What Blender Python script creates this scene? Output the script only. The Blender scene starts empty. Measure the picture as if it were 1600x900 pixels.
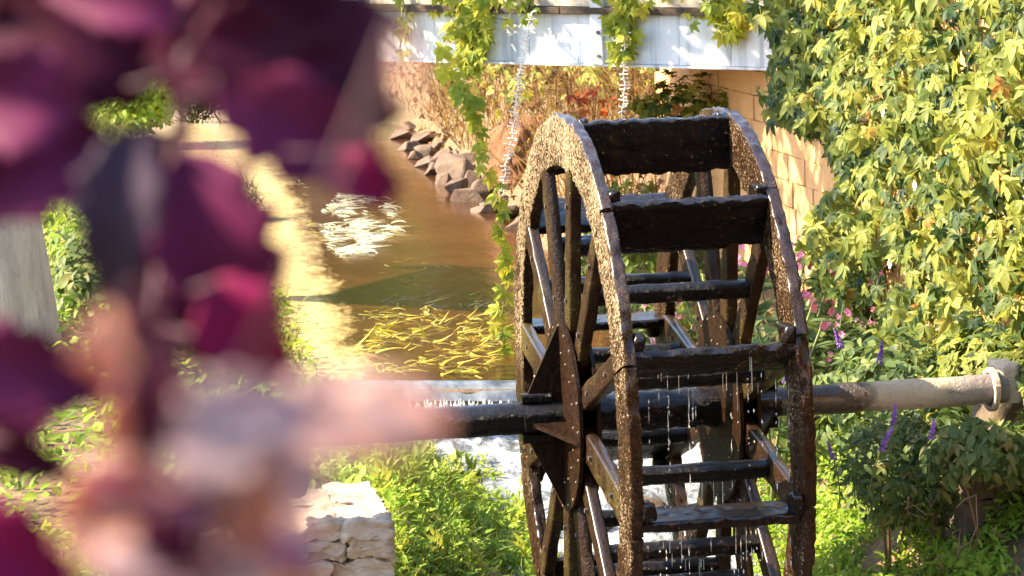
import bpy, math, random
import numpy as np
from math import sin, cos, pi, radians, atan2, sqrt, tan
from mathutils import Vector, noise, Matrix

# ------------------------------------------------------------------ camera, sky, sun
scn = bpy.context.scene
COL = scn.collection
FPX = 4122.0                       # focal length in pixels of a 1600 px wide frame
CAM = np.array([-2.806, -12.686, 2.48])
YAW, PIT, ROL = -0.166, 0.141, -0.030
FW = np.array([-sin(YAW)*cos(PIT), cos(YAW)*cos(PIT), -sin(PIT)])
_r = np.array([cos(YAW), sin(YAW), 0.0]); _u = np.cross(_r, FW)
RT = cos(ROL)*_r + sin(ROL)*_u
UP = -sin(ROL)*_r + cos(ROL)*_u
cd = bpy.data.cameras.new('camera'); cam = bpy.data.objects.new('camera', cd); COL.objects.link(cam)
m = Matrix.Identity(4)
for i in range(3):
    m[i][0], m[i][1], m[i][2], m[i][3] = RT[i], UP[i], -FW[i], CAM[i]
cam.matrix_world = m
cd.sensor_width = 36.0; cd.lens = FPX*36.0/1600.0
cd.clip_start = 0.05; cd.clip_end = 3000
cd.dof.use_dof = True; cd.dof.focus_distance = 12.9; cd.dof.aperture_fstop = 10.0
scn.camera = cam

SUN_DIR = Vector((-0.78, 0.16, 0.60)).normalized()      # towards the sun
w = bpy.data.worlds.new('World'); scn.world = w; w.use_nodes = True
nt = w.node_tree; nt.nodes.clear()
sky = nt.nodes.new('ShaderNodeTexSky'); sky.sky_type = 'NISHITA'; sky.sun_disc = False
sky.sun_elevation = math.asin(SUN_DIR.z); sky.sun_rotation = atan2(SUN_DIR.x, SUN_DIR.y)
sky.air_density = 1.0; sky.dust_density = 1.0; sky.ozone_density = 1.0
bg = nt.nodes.new('ShaderNodeBackground'); bg.inputs['Strength'].default_value = 0.14
ow = nt.nodes.new('ShaderNodeOutputWorld')
nt.links.new(sky.outputs[0], bg.inputs[0]); nt.links.new(bg.outputs[0], ow.inputs[0])
sl = bpy.data.lights.new('sun', 'SUN'); sl.energy = 5.0; sl.angle = radians(0.5); sl.color = (1.0, 0.80, 0.53)
so = bpy.data.objects.new('sun', sl); COL.objects.link(so)
so.rotation_euler = (-SUN_DIR).to_track_quat('-Z', 'Y').to_euler()
scn.view_settings.view_transform = 'Standard'; scn.view_settings.look = 'None'
scn.view_settings.gamma = 1.0; scn.view_settings.use_curve_mapping = False
scn.view_settings.exposure = 2.25
scn.render.engine = 'CYCLES'
scn.cycles.use_denoising = True
scn.cycles.max_bounces = 6; scn.cycles.diffuse_bounces = 3; scn.cycles.glossy_bounces = 3
scn.cycles.transmission_bounces = 4; scn.cycles.transparent_max_bounces = 6

R = 1.5; WW = 0.854; PH = 0.358; TH = 0.06; RW = 0.25; PW = 0.262; DL = 0.134

# ------------------------------------------------------------------ locating things
def ray(x, y): return FW + RT*(x-800)/FPX - UP*(y-450)/FPX
def atZ(x, y, z): d = ray(x, y); return CAM + d*(z-CAM[2])/d[2]
def atY(x, y, Y): d = ray(x, y); return CAM + d*(Y-CAM[1])/d[1]
def atX(x, y, X): d = ray(x, y); return CAM + d*(X-CAM[0])/d[0]
def atD(x, y, D): return CAM + ray(x, y)*D
def px(P):
    d = np.asarray(P) - CAM; z = d@FW
    return np.stack([800+FPX*(d@RT)/z, 450-FPX*(d@UP)/z], -1)

rng = np.random.default_rng(7)
random.seed(7)

# ------------------------------------------------------------------ object helpers
def link(name, me, mat=None, parent=None, mats=None):
    o = bpy.data.objects.new(name, me); COL.objects.link(o)
    if mat is not None and not me.materials: me.materials.append(mat)
    if mats:
        for mm in mats: me.materials.append(mm)
    if parent is not None: o.parent = parent
    return o
def thing(name, label, cat, loc=(0, 0, 0), rz=0.0, group=None):
    o = bpy.data.objects.new(name, None); COL.objects.link(o); o.empty_display_size = 0.1
    o.location = loc; o.rotation_euler = (0, 0, rz)
    o['label'] = label; o['category'] = cat
    if group: o['group'] = group
    return o
def tag(o, label=None, cat=None, group=None, kind=None):
    if label: o['label'] = label
    if cat: o['category'] = cat
    if group: o['group'] = group
    if kind: o['kind'] = kind
    return o
def mesh_np(name, V, F, smooth=True, tint=None):
    """V (n,3), F (m,3) or (m,4) index array -> mesh"""
    V = np.asarray(V, dtype=np.float32); F = np.asarray(F, dtype=np.int32)
    me = bpy.data.meshes.new(name); k = F.shape[1]
    me.vertices.add(len(V)); me.vertices.foreach_set('co', V.ravel())
    me.loops.add(F.size); me.loops.foreach_set('vertex_index', F.ravel())
    me.polygons.add(len(F)); me.polygons.foreach_set('loop_start', np.arange(0, F.size, k, dtype=np.int32))
    me.polygons.foreach_set('loop_total', np.full(len(F), k, dtype=np.int32))
    me.polygons.foreach_set('use_smooth', np.full(len(F), smooth))
    me.update(calc_edges=True)
    if tint is not None:
        a = me.attributes.new('tint', 'FLOAT', 'POINT'); a.data.foreach_set('value', np.asarray(tint, dtype=np.float32))
    return me
class MB:
    """collects polygons for one mesh"""
    def __init__(s): s.v = []; s.f = []
    def add(s, V, F):
        n = len(s.v); s.v.extend([tuple(map(float, q)) for q in V]); s.f.extend([tuple(i+n for i in f) for f in F])
    def mesh(s, name, smooth=False, auto=None):
        me = bpy.data.meshes.new(name); me.from_pydata(s.v, [], s.f); me.update()
        if smooth: me.polygons.foreach_set('use_smooth', [True]*len(me.polygons))
        if auto is not None:
            me.polygons.foreach_set('use_smooth', [True]*len(me.polygons)); me.set_sharp_from_angle(angle=auto)
        return me
    def build(s, name, mat, parent=None, smooth=False, auto=None):
        return link(name, s.mesh(name, smooth, auto), mat, parent)
def vec(p): return Vector((float(p[0]), float(p[1]), float(p[2])))
def nz(p, f=1.0, s=0.0): return noise.noise(Vector((p[0]*f+s, p[1]*f+s*1.7, p[2]*f-s)))
def rect_section(w_, h_, nu=3, nv=3, ch=0.12):
    """points round a rectangle with cut corners"""
    c = min(w_, h_)*ch; a, b = w_/2, h_/2; out = []
    for i in range(nu+1): out.append((-a+c+(w_-2*c)*i/nu, -b))
    for i in range(nv+1): out.append((a, -b+c+(h_-2*c)*i/nv))
    for i in range(nu+1): out.append((a-c-(w_-2*c)*i/nu, b))
    for i in range(nv+1): out.append((-a, b-c-(h_-2*c)*i/nv))
    return out
def sweep(mb, centres, Us, Vs, sec, jit=0.0, fr=12.0, seed=0.0, caps=True, scl=None):
    """sections at each centre, spanned by U and V; jitter along the radius by noise"""
    n = len(sec); V = []; F = []
    for k, (c, U, W_) in enumerate(zip(centres, Us, Vs)):
        s_ = 1.0 if scl is None else scl[k]
        for (a, b) in sec:
            p = vec(c) + vec(U)*a*s_ + vec(W_)*b*s_
            if jit:
                d = (vec(U)*a + vec(W_)*b); L = d.length+1e-9
                p += d/L*(nz(p, fr, seed)*jit + nz(p, fr*3.1, seed+3)*jit*0.5)
            V.append(p)
    for k in range(len(centres)-1):
        for i in range(n):
            j = (i+1) % n
            F.append((k*n+i, k*n+j, (k+1)*n+j, (k+1)*n+i))
    if caps:
        F.append(tuple(range(n-1, -1, -1))); F.append(tuple(range((len(centres)-1)*n, len(centres)*n)))
    mb.add(V, F)
def bar(mb, p0, p1, up, wd, ht, seg=8, jit=0.0, fr=12.0, seed=0.0, nu=2, nv=2, ch=0.12):
    """rectangular bar from p0 to p1: wd across (dir x up), ht along up"""
    p0 = vec(p0); p1 = vec(p1); d = (p1-p0).normalized(); u = vec(up); u = (u-d*u.dot(d)).normalized(); s_ = d.cross(u)
    cs = [p0.lerp(p1, k/seg) for k in range(seg+1)]
    sweep(mb, cs, [s_]*(seg+1), [u]*(seg+1), rect_section(wd, ht, nu, nv, ch), jit, fr, seed)
def tube(mb, pts, rad, n=8, jit=0.0, fr=12.0, seed=0.0, caps=True):
    pts = [vec(p) for p in pts]; rr = rad if hasattr(rad, '__len__') else [rad]*len(pts)
    sec = [(cos(2*pi*i/n), sin(2*pi*i/n)) for i in range(n)]
    Us = []; Vs = []; ref = None
    for k in range(len(pts)):
        d = (pts[min(k+1, len(pts)-1)]-pts[max(k-1, 0)]).normalized()
        if ref is None: ref = Vector((0, 0, 1)) if abs(d.z) < .9 else Vector((1, 0, 0))
        u = (ref-d*ref.dot(d)).normalized(); ref = u; Us.append(u); Vs.append(d.cross(u))
    sweep(mb, pts, Us, Vs, sec, jit, fr, seed, caps, rr)
def box(mb, c, s, rz=0.0, ch=0.0):
    x, y, z = s[0]/2, s[1]/2, s[2]/2; V = []
    for dz in (-z, z):
        for dx, dy in ((-x, -y), (x, -y), (x, y), (-x, y)):
            V.append((c[0]+dx*cos(rz)-dy*sin(rz), c[1]+dx*sin(rz)+dy*cos(rz), c[2]+dz))
    mb.add(V, [(3, 2, 1, 0), (4, 5, 6, 7), (0, 1, 5, 4), (1, 2, 6, 5), (2, 3, 7, 6), (3, 0, 4, 7)])
def rough_block(mb, c, s, jit=0.02, n=4, seed=0.0, rz=0.0, fr=4.0, pw=5.0):
    """a block of stone: cube grid, rounded and roughened"""
    V = {}; VL = []; F = []
    def vid(p):
        k = tuple(round(q, 4) for q in p)
        if k not in V:
            V[k] = len(VL)
            L = (abs(p[0])**pw+abs(p[1])**pw+abs(p[2])**pw)**(1/pw)
            q = Vector((p[0]/L, p[1]/L, p[2]/L))
            P = Vector((q.x*s[0]/2, q.y*s[1]/2, q.z*s[2]/2))
            P = Vector((P.x*cos(rz)-P.y*sin(rz), P.x*sin(rz)+P.y*cos(rz), P.z)) + vec(c)
            d = noise.noise_vector(P*fr+Vector((seed, seed, seed)))*jit + noise.noise_vector(P*fr*3+Vector((seed, 0, seed)))*jit*.45
            VL.append(P+d)
        return V[k]
    for ax in range(3):
        for sg in (-1, 1):
            for i in range(n):
                for j in range(n):
                    q = []
                    for (a, b) in ((0, 0), (1, 0), (1, 1), (0, 1)):
                        p = [0, 0, 0]; p[ax] = sg; p[(ax+1) % 3] = -1+2*(i+a)/n; p[(ax+2) % 3] = -1+2*(j+b)/n
                        q.append(vid(p))
                    F.append(q if sg > 0 else q[::-1])
    mb.add(VL, F)

# ------------------------------------------------------------------ materials
class NT:
    def __init__(s, name):
        s.m = bpy.data.materials.new(name); s.m.use_nodes = True; s.t = s.m.node_tree
        s.b = s.t.nodes['Principled BSDF']; s.out = s.t.nodes['Material Output']
    def n(s, typ, **kw):
        o = s.t.nodes.new(typ)
        for k, v in kw.items():
            if k[0] == '_': setattr(o, k[1:], v)
            else: o.inputs[k.replace('__', ' ')].default_value = v
        return o
    def l(s, a, b): s.t.links.new(a, b)
    def coord(s, scale=(1, 1, 1), obj=False):
        tc = s.n('ShaderNodeTexCoord'); mp = s.n('ShaderNodeMapping'); mp.inputs['Scale'].default_value = scale
        if obj: s.l(tc.outputs['Object'], mp.inputs[0])
        else:
            g = s.n('ShaderNodeNewGeometry'); s.l(g.outputs['Position'], mp.inputs[0])
        return mp.outputs[0]
    def noise(s, co, scale, detail=6, rough=.6, dist=0.0):
        o = s.n('ShaderNodeTexNoise', Scale=scale, Detail=detail, Roughness=rough, Distortion=dist); s.l(co, o.inputs['Vector']); return o.outputs['Fac']
    def vor(s, co, scale, feat='F1', out='Distance'):
        o = s.n('ShaderNodeTexVoronoi', Scale=scale); o.feature = feat; s.l(co, o.inputs['Vector']); return o.outputs[out]
    def ramp(s, fac, stops, interp='LINEAR'):
        o = s.n('ShaderNodeValToRGB'); o.color_ramp.interpolation = interp; e = o.color_ramp.elements
        while len(e) > 1: e.remove(e[-1])
        for i, (p, c) in enumerate(stops):
            q = e[0] if i == 0 else e.new(p)
            q.position = p; q.color = (c[0], c[1], c[2], 1) if hasattr(c, '__len__') else (c, c, c, 1)
        s.l(fac, o.inputs[0]); return o.outputs[0]
    def mix(s, fac, a, b, mode='MIX'):
        o = s.n('ShaderNodeMix'); o.data_type = 'RGBA'; o.blend_type = mode
        for v, i in ((fac, 0), (a, 6), (b, 7)):
            if hasattr(v, 'links'): s.l(v, o.inputs[i])
            else: o.inputs[i].default_value = v if i == 0 else (v[0], v[1], v[2], 1)
        return o.outputs[2]
    def math(s, op, a, b=0.0):
        o = s.n('ShaderNodeMath'); o.operation = op
        for v, i in ((a, 0), (b, 1)):
            if hasattr(v, 'links'): s.l(v, o.inputs[i])
            else: o.inputs[i].default_value = v
        return o.outputs[0]
    def bump(s, h, strength=.5, dist=.02):
        o = s.n('ShaderNodeBump', Strength=strength, Distance=dist); s.l(h, o.inputs['Height']); s.l(o.outputs[0], s.b.inputs['Normal']); return o
    def set(s, **kw):
        for k, v in kw.items():
            k = k.replace('__', ' ')
            if hasattr(v, 'links'): s.l(v, s.b.inputs[k])
            elif hasattr(v, '__len__') and len(v) == 3: s.b.inputs[k].default_value = (v[0], v[1], v[2], 1)
            else: s.b.inputs[k].default_value = v
        return s.m
M = {}
def wood(name, c0, c1, crust, crust_amt, rough=(.25, .6), bump=.6, grain=(6, 6, 6), coat=.5, cs=42.0, moss=None, side=False, dry=0.0):
    t = NT(name); co = t.coord(); g = t.coord(grain)
    n1 = t.noise(g, 5, 8, .65); n2 = t.noise(co, 2.2, 5, .6); sp = t.noise(co, cs, 5, .75); vo = t.vor(co, cs*1.5)
    base = t.mix(t.ramp(n1, [(.3, 0), (.75, 1)]), c0, c1)
    if moss: base = t.mix(t.ramp(n2, [(.5, 0), (.66, .85)]), base, moss)
    k = t.math('ADD', sp, t.math('MULTIPLY', n2, .35))
    if dry:      # crust increases with height on the left rim, with a ragged edge
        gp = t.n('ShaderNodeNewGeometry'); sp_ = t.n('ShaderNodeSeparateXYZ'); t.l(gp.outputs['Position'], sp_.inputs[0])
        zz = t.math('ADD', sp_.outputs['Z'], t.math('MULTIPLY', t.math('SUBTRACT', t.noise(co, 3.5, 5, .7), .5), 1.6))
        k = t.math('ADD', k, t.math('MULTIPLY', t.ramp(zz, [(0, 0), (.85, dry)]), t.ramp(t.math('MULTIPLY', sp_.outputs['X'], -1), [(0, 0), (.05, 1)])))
    fac = t.ramp(k, [(crust_amt-.05, 0), (crust_amt-.005, .3), (crust_amt+.02, .8), (crust_amt+.08, 1)])
    cr2 = t.mix(t.ramp(t.noise(co, cs*2.2, 4, .8), [(.40, 0), (.60, 1)]), [q*.35 for q in crust], [min(.85, q*2.2) for q in crust])
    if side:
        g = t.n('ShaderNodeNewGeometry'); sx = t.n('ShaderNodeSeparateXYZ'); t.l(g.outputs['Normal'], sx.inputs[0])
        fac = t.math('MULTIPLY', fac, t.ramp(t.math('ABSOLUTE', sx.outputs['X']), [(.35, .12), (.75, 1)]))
    col = t.mix(fac, base, cr2)
    h = t.math('ADD', t.math('MULTIPLY', n1, .6), t.math('ADD', t.math('MULTIPLY', sp, 1.2), t.math('MULTIPLY', vo, -.5)))
    t.bump(h, bump, .03)
    # a film of water lies on the upward faces, the rest is only damp
    g2 = t.n('ShaderNodeNewGeometry'); s2 = t.n('ShaderNodeSeparateXYZ'); t.l(g2.outputs['Normal'], s2.inputs[0])
    wet = t.ramp(s2.outputs['Z'], [(.25, .07*coat), (.65, coat)])
    M[name] = t.set(Base__Color=col, Roughness=t.ramp(sp, [(.35, rough[0]), (.7, rough[1])]), Coat__Weight=wet, Coat__Roughness=.30, Coat__IOR=1.62, Specular__IOR__Level=.05)
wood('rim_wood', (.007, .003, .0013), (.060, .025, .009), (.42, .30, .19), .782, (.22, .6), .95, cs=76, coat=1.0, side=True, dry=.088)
wood('paddle_wood', (.002, .0012, .001), (.015, .008, .005), (.20, .15, .11), .825, (.20, .6), .9, (1.2, 9, 9), coat=1.0)
wood('spoke_wood', (.006, .003, .0018), (.040, .017, .006), (.20, .12, .055), .84, (.3, .6), .7, (9, 3, 3), coat=1.0, moss=(.05, .04, .01))
wood('shaft_wet', (.003, .0025, .002), (.012, .008, .006), (.16, .12, .09), .84, (.16, .4), 1.0, (3, 8, 8), coat=1.0, cs=26)
wood('plate_rust', (.004, .002, .001), (.026, .011, .004), (.12, .07, .03), .88, (.35, .6), .5, coat=.4, cs=30)

def simple(name, c, rough=.6, metal=0.0, var=.25, scale=8, bump=.2, **kw):
    t = NT(name); co = t.coord(); n = t.noise(co, scale, 6, .6)
    col = t.mix(t.ramp(n, [(.3, 0), (.7, 1)]), [q*(1-var) for q in c], [min(1, q*(1+var)) for q in c]); t.bump(n, bump, .01)
    M[name] = t.set(Base__Color=col, Roughness=rough, Metallic=metal, **kw); return M[name]
simple('iron', (.12, .10, .09), .45, .6)
simple('nail_pale', (.30, .24, .18), .5, .2)
simple('wire_white', (.8, .8, .76), .5, 0, .05)
simple('twig', (.22, .13, .07), .8); simple('twig_dark', (.09, .05, .03), .8)
simple('vine_stem', (.16, .15, .05), .7); simple('green_stem', (.13, .17, .05), .6)
simple('flower_pink', (.80, .22, .38), .6, 0, .3); simple('flower_pale', (.8, .45, .5), .6, 0, .2)
simple('flower_purple', (.25, .10, .55), .6, 0, .3); simple('flower_white', (.8, .78, .7), .6, 0, .08)

def leaf_mat(name, stops, rough=.5, transl=.40, tcol=1.5, spec=.22):
    """stops: colour ramp over the per-leaf tint"""
    t = NT(name); a = t.n('ShaderNodeAttribute'); a.attribute_name = 'tint'
    co = t.coord(); n = t.noise(co, 30, 3, .5)
    f = t.math('ADD', a.outputs['Fac'], t.math('MULTIPLY', t.math('SUBTRACT', n, .5), .25))
    col = t.ramp(f, stops)
    t.set(Base__Color=col, Roughness=rough, Specular__IOR__Level=spec)
    tr = t.n('ShaderNodeBsdfTranslucent')
    t.l(t.mix(1.0, col, (tcol, tcol*.95, tcol*.55), 'MULTIPLY'), tr.inputs[0])
    mx = t.n('ShaderNodeMixShader'); mx.inputs[0].default_value = transl
    t.l(t.b.outputs[0], mx.inputs[1]); t.l(tr.outputs[0], mx.inputs[2]); t.l(mx.outputs[0], t.out.inputs[0])
    M[name] = t.m; return t.m
leaf_mat('creeper_leaf', [(0, (.022, .050, .030)), (.22, (.05, .095, .028)), (.45, (.14, .18, .035)), (.7, (.26, .28, .055)), (.93, (.38, .36, .09)), (1, (.38, .17, .05))])
leaf_mat('strand_leaf', [(0, (.16, .24, .03)), (.6, (.36, .40, .05)), (1, (.50, .46, .08))], transl=.45)
leaf_mat('bank_leaf', [(0, (.03, .06, .03)), (.4, (.07, .12, .04)), (.8, (.15, .20, .06)), (1, (.24, .22, .08))])
leaf_mat('cover_leaf', [(0, (.08, .17, .02)), (.5, (.20, .32, .03)), (1, (.34, .42, .06))])
leaf_mat('grass_leaf', [(0, (.10, .16, .03)), (.5, (.22, .28, .05)), (1, (.38, .38, .12))], transl=.4)
leaf_mat('dry_leaf', [(0, (.030, .014, .007)), (.4, (.10, .045, .018)), (.75, (.22, .12, .045)), (1, (.32, .24, .07))], rough=.7)
leaf_mat('weed_leaf', [(0, (.14, .14, .02)), (.5, (.38, .34, .05)), (1, (.60, .52, .12))], rough=.25)
leaf_mat('weed_pale', [(0, (.35, .38, .28)), (1, (.65, .66, .5))], rough=.2)
leaf_mat('red_leaf', [(0, (.18, .04, .02)), (1, (.42, .13, .06))])
leaf_mat('tree_leaf', [(0, (.04, .07, .02)), (.5, (.10, .16, .03)), (1, (.24, .28, .05))])

t = NT('ground_mat'); co = t.coord(); n1 = t.noise(co, 1.3, 8, .6); n2 = t.noise(co, 14, 8, .7)
c = t.mix(t.ramp(n1, [(.4, 0), (.6, 1)]), (.16, .095, .05), (.075, .075, .03)); c = t.mix(t.ramp(n2, [(.45, 0), (.7, .7)]), c, (.30, .21, .13))
t.bump(t.math('ADD', n2, n1), .8, .06); M['ground'] = t.set(Base__Color=c, Roughness=.9)
t = NT('pale_earth'); co = t.coord(); n1 = t.noise(co, 3, 8, .65)
t.bump(n1, .6, .05); M['pale_earth'] = t.set(Base__Color=t.ramp(n1, [(.3, (.30, .20, .14)), (.7, (.55, .42, .33))]), Roughness=.9)
def stone(name, c0, c1, dark, scale=5, bump=.7, stretch=(1, 1, 1), rough=.8):
    t = NT(name); co = t.coord(stretch); n1 = t.noise(co, scale, 10, .68); n2 = t.noise(co, scale*5, 8, .7); v = t.noise(co, scale*.35, 3)
    c = t.mix(t.ramp(n1, [(.3, 0), (.7, 1)]), c0, c1); c = t.mix(t.ramp(n2, [(.55, 0), (.72, .6)]), c, dark)
    c = t.mix(t.ramp(v, [(.52, 0), (.7, .45)]), c, dark)
    t.bump(t.math('ADD', n1, t.math('MULTIPLY', n2, .6)), bump, .03); M[name] = t.set(Base__Color=c, Roughness=rough)
stone('wall_stone', (.62, .33, .14), (.72, .42, .20), (.44, .20, .08), 3, .4)
stone('mortar', (.34, .19, .10), (.46, .28, .16), (.24, .12, .06), 9)
stone('pier_stone', (.50, .39, .28), (.74, .62, .48), (.15, .08, .05), 7, 1.0, (1, 1, 3.5))
stone('rock', (.055, .036, .026), (.19, .12, .08), (.025, .017, .012), 6, .8)
stone('concrete', (.40, .36, .31), (.55, .50, .43), (.16, .12, .09), 9, .5)
stone('soil', (.10, .040, .014), (.24, .10, .035), (.04, .017, .008), 5, 1.0, (3, 3, .8))
stone('dark_pillar', (.09, .07, .05), (.18, .13, .085), (.03, .025, .018), 6, .8)
stone('bark', (.22, .13, .07), (.46, .31, .18), (.06, .035, .02), 8, 1.0, (3, 3, .6))
stone('bark_pale', (.55, .44, .33), (.78, .66, .52), (.20, .15, .12), 6, 1.0, (2, 2, .4))
stone('deck_wood', (.045, .032, .024), (.10, .07, .05), (.02, .015, .01), 5, .7, (.6, 4, 4))
# painted girder: white-blue paint with grey run stains
t = NT('girder_paint'); co = t.coord((1, 1, 1)); st = t.coord((5.0, 5.0, .25)); n1 = t.noise(st, 2.0, 5, .6); n2 = t.noise(co, 6, 8, .65)
c = t.mix(t.ramp(n1, [(.50, 0), (.66, .85)]), (.66, .71, .78), (.30, .35, .42)); c = t.mix(t.ramp(n2, [(.6, 0), (.8, .5)]), c, (.50, .47, .43))
t.bump(n2, .15, .01); M['girder'] = t.set(Base__Color=c, Roughness=.5)
# shaft outer tube: dark and wet near the wheel, dry pale bands towards the bearing (paint and lime stay put)
t = NT('shaft_tube'); g = t.n('ShaderNodeNewGeometry'); sx = t.n('ShaderNodeSeparateXYZ'); t.l(g.outputs['Position'], sx.inputs[0])
co = t.coord(); n1 = t.noise(co, 7, 8, .65); n2 = t.noise(co, 30, 6, .7)
k = t.math('ADD', sx.outputs['X'], t.math('MULTIPLY', n1, .5))
c = t.ramp(t.math('DIVIDE', k, 2.2), [(.50, (.016, .012, .010)), (.59, (.05, .035, .026)), (.65, (.42, .35, .26)), (.78, (.46, .39, .29)), (.86, (.26, .23, .22)), (.93, (.17, .15, .16))])
c = t.mix(t.ramp(n2, [(.55, 0), (.7, .6)]), c, (.10, .06, .04))
t.bump(t.math('ADD', n2, n1), .8, .02); M['shaft_tube'] = t.set(Base__Color=c, Roughness=t.ramp(t.math('DIVIDE', k, 2.2), [(.5, .25), (.68, .65)]), Coat__Weight=.4)

# water of the pond: murky green-brown body with golden sun and reflection painted into the left side
def water_mat(name, deep, sun_patch, edge, foam=0.0):
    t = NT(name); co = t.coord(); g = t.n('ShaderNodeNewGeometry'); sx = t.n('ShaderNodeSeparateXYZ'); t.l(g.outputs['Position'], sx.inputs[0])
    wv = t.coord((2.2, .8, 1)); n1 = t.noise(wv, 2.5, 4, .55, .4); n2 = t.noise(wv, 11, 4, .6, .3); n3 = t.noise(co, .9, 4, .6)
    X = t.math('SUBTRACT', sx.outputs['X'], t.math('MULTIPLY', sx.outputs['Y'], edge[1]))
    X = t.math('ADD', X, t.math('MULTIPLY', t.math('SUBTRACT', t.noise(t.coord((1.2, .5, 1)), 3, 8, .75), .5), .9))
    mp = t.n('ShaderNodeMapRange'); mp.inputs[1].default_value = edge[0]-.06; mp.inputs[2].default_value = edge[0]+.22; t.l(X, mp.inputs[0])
    sh = t.mix(t.ramp(n2, [(.3, 0), (.7, 1)]), sun_patch, [q*.6 for q in sun_patch])
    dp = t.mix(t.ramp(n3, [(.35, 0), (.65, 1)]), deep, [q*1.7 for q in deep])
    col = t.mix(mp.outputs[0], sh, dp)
    b = t.bump(t.math('ADD', t.math('MULTIPLY', n1, 1.0), t.math('MULTIPLY', n2, .35)), .35, .02)
    M[name] = t.set(Base__Color=col, Roughness=.06, Specular__IOR__Level=.55, IOR=1.33)
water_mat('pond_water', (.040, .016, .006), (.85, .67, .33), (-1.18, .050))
t = NT('rapid_water'); co = t.coord((1.6, 1, 1)); n1 = t.noise(co, 4.5, 6, .62, .8); n2 = t.noise(co, 14, 5, .65, .5); n3 = t.noise(co, 1.6, 3)
f = t.math('ADD', t.math('MULTIPLY', n1, .6), t.math('ADD', t.math('MULTIPLY', n2, .4), t.math('MULTIPLY', n3, .35)))
col = t.ramp(f, [(.53, (.05, .045, .03)), (.62, (.12, .14, .17)), (.69, (.26, .30, .34)), (.79, (.62, .63, .62))])
t.bump(f, .9, .05); M['rapids'] = t.set(Base__Color=col, Roughness=t.ramp(f, [(.5, .08), (.7, .4)]), Specular__IOR__Level=.6)
t = NT('fall_water'); co = t.coord((4, 1, 3)); n1 = t.noise(co, 2, 5, .6)
t.bump(n1, .5, .02); M['fall'] = t.set(Base__Color=t.ramp(n1, [(.35, (.05, .065, .09)), (.75, (.20, .23, .28))]), Roughness=.25)
t = NT('drop_water'); M['drop'] = t.set(Base__Color=(.9, .93, .95), Roughness=.05, Transmission__Weight=.6, IOR=1.33)

# ------------------------------------------------------------------ terrain
def lerp_tab(y, tab):
    xs = [a for a, b in tab]; ys = [b for a, b in tab]
    return np.interp(y, xs, ys)
XL = [(-30, -.7), (.8, -.7), (1.8, -.22), (3.5, -.12), (5.2, -.30), (6.0, -1.15), (8, -1.15), (10, -1.05), (14, -1.25), (20, -1.4), (31, -1.7), (60, -2)]
XR = [(-30, .85), (1, .9), (3, 1.05), (5, 1.2), (6.5, 1.35), (10, 1.55), (17, 2.0), (22, 2.2), (29.5, 2.6), (36, 1.2), (60, 1.2)]
def sst(a, b, x): k = np.clip((x-a)/(b-a), 0, 1); return k*k*(3-2*k)
def H(x, y):
    x = np.asarray(x, float); y = np.asarray(y, float)
    xl = lerp_tab(y, XL); xr = lerp_tab(y, XR)
    wl = np.where(y > 6.1, -.9, np.where(y > 4.6, -1.1-.2*(6.1-y)/1.5, -1.3))
    bed = wl-.35
    dl = xl-x; dr = x-xr
    left = wl-.06 + .45*sst(0, .9, dl) + .25*sst(.8, 2.5, dl) + 1.3*sst(6, 16, dl)
    rb = .75*sst(0, 1.3, dr) + .3*sst(1.0, 2.4, dr)
    far = sst(9.5, 12, y)
    right = wl-.06 + rb*(1-far) + far*(1.25*sst(0, 1.1, dr)+1.3*sst(.8, 3.5, dr)) + (1-far)*2.9*sst(2.62-xr, 2.75-xr, dr)
    h = bed
    h = np.where(dl > -.35, bed+(wl-.06-bed)*sst(-.35, 0, dl), h)
    h = np.where(dl > 0, left, h)
    h = np.where(dr > -.35, np.maximum(h, bed+(wl-.06-bed)*sst(-.35, 0, dr)), h)
    h = np.where(dr > 0, right, h)
    fe = sst(31, 39, y); h = h*(1-fe) + fe*(-.55+14*sst(38, 75, y)+18*sst(70, 400, y))
    ne = sst(-5.5, -8.5, y); h = h*(1-ne) + ne*(.85+16*sst(-19, -48, y))  # hill added behind the camera to keep sky off the wheel's front faces
    h = h+(h > -50)*9*sst(14, 40, x)*(1-ne)
    return h
def axis(parts):
    out = []
    for a, b, s_ in parts: out += list(np.arange(a, b, s_))
    return np.array(out+[parts[-1][1]])
gx = axis([(-900, -60, 120), (-60, -8, 5), (-8, -4, .4), (-4, 4, .12), (4, 9, .4), (9, 60, 5), (60, 900, 120)])
gy = axis([(-300, -20, 40), (-20, -9, 1), (-9, -1, .3), (-1, 12, .14), (12, 46, .4), (46, 100, 4), (100, 1500, 100)])
GX, GY = np.meshgrid(gx, gy); GZ = H(GX, GY)
near = (np.abs(GX) < 9) & (GY > -9) & (GY < 50)
ns = np.array([noise.noise(Vector((a*1.3, b*1.3, 0)))*.07+noise.noise(Vector((a*5, b*5, 3)))*.03 if q else 0 for a, b, q in zip(GX.ravel(), GY.ravel(), near.ravel())]).reshape(GX.shape)
GZ = GZ+ns
V = np.stack([GX.ravel(), GY.ravel(), GZ.ravel()], -1); nx = len(gx)
I, J = np.meshgrid(np.arange(len(gy)-1), np.arange(nx-1), indexing='ij'); b0 = (I*nx+J).ravel()
F = np.stack([b0, b0+1, b0+nx+1, b0+nx], -1)
go = link('ground', mesh_np('ground', V, F), M['ground']); go['kind'] = 'structure'
def hz(x, y): return float(H(x, y)) + noise.noise(Vector((x*1.3, y*1.3, 0)))*.07+noise.noise(Vector((x*5, y*5, 3)))*.03

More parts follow.
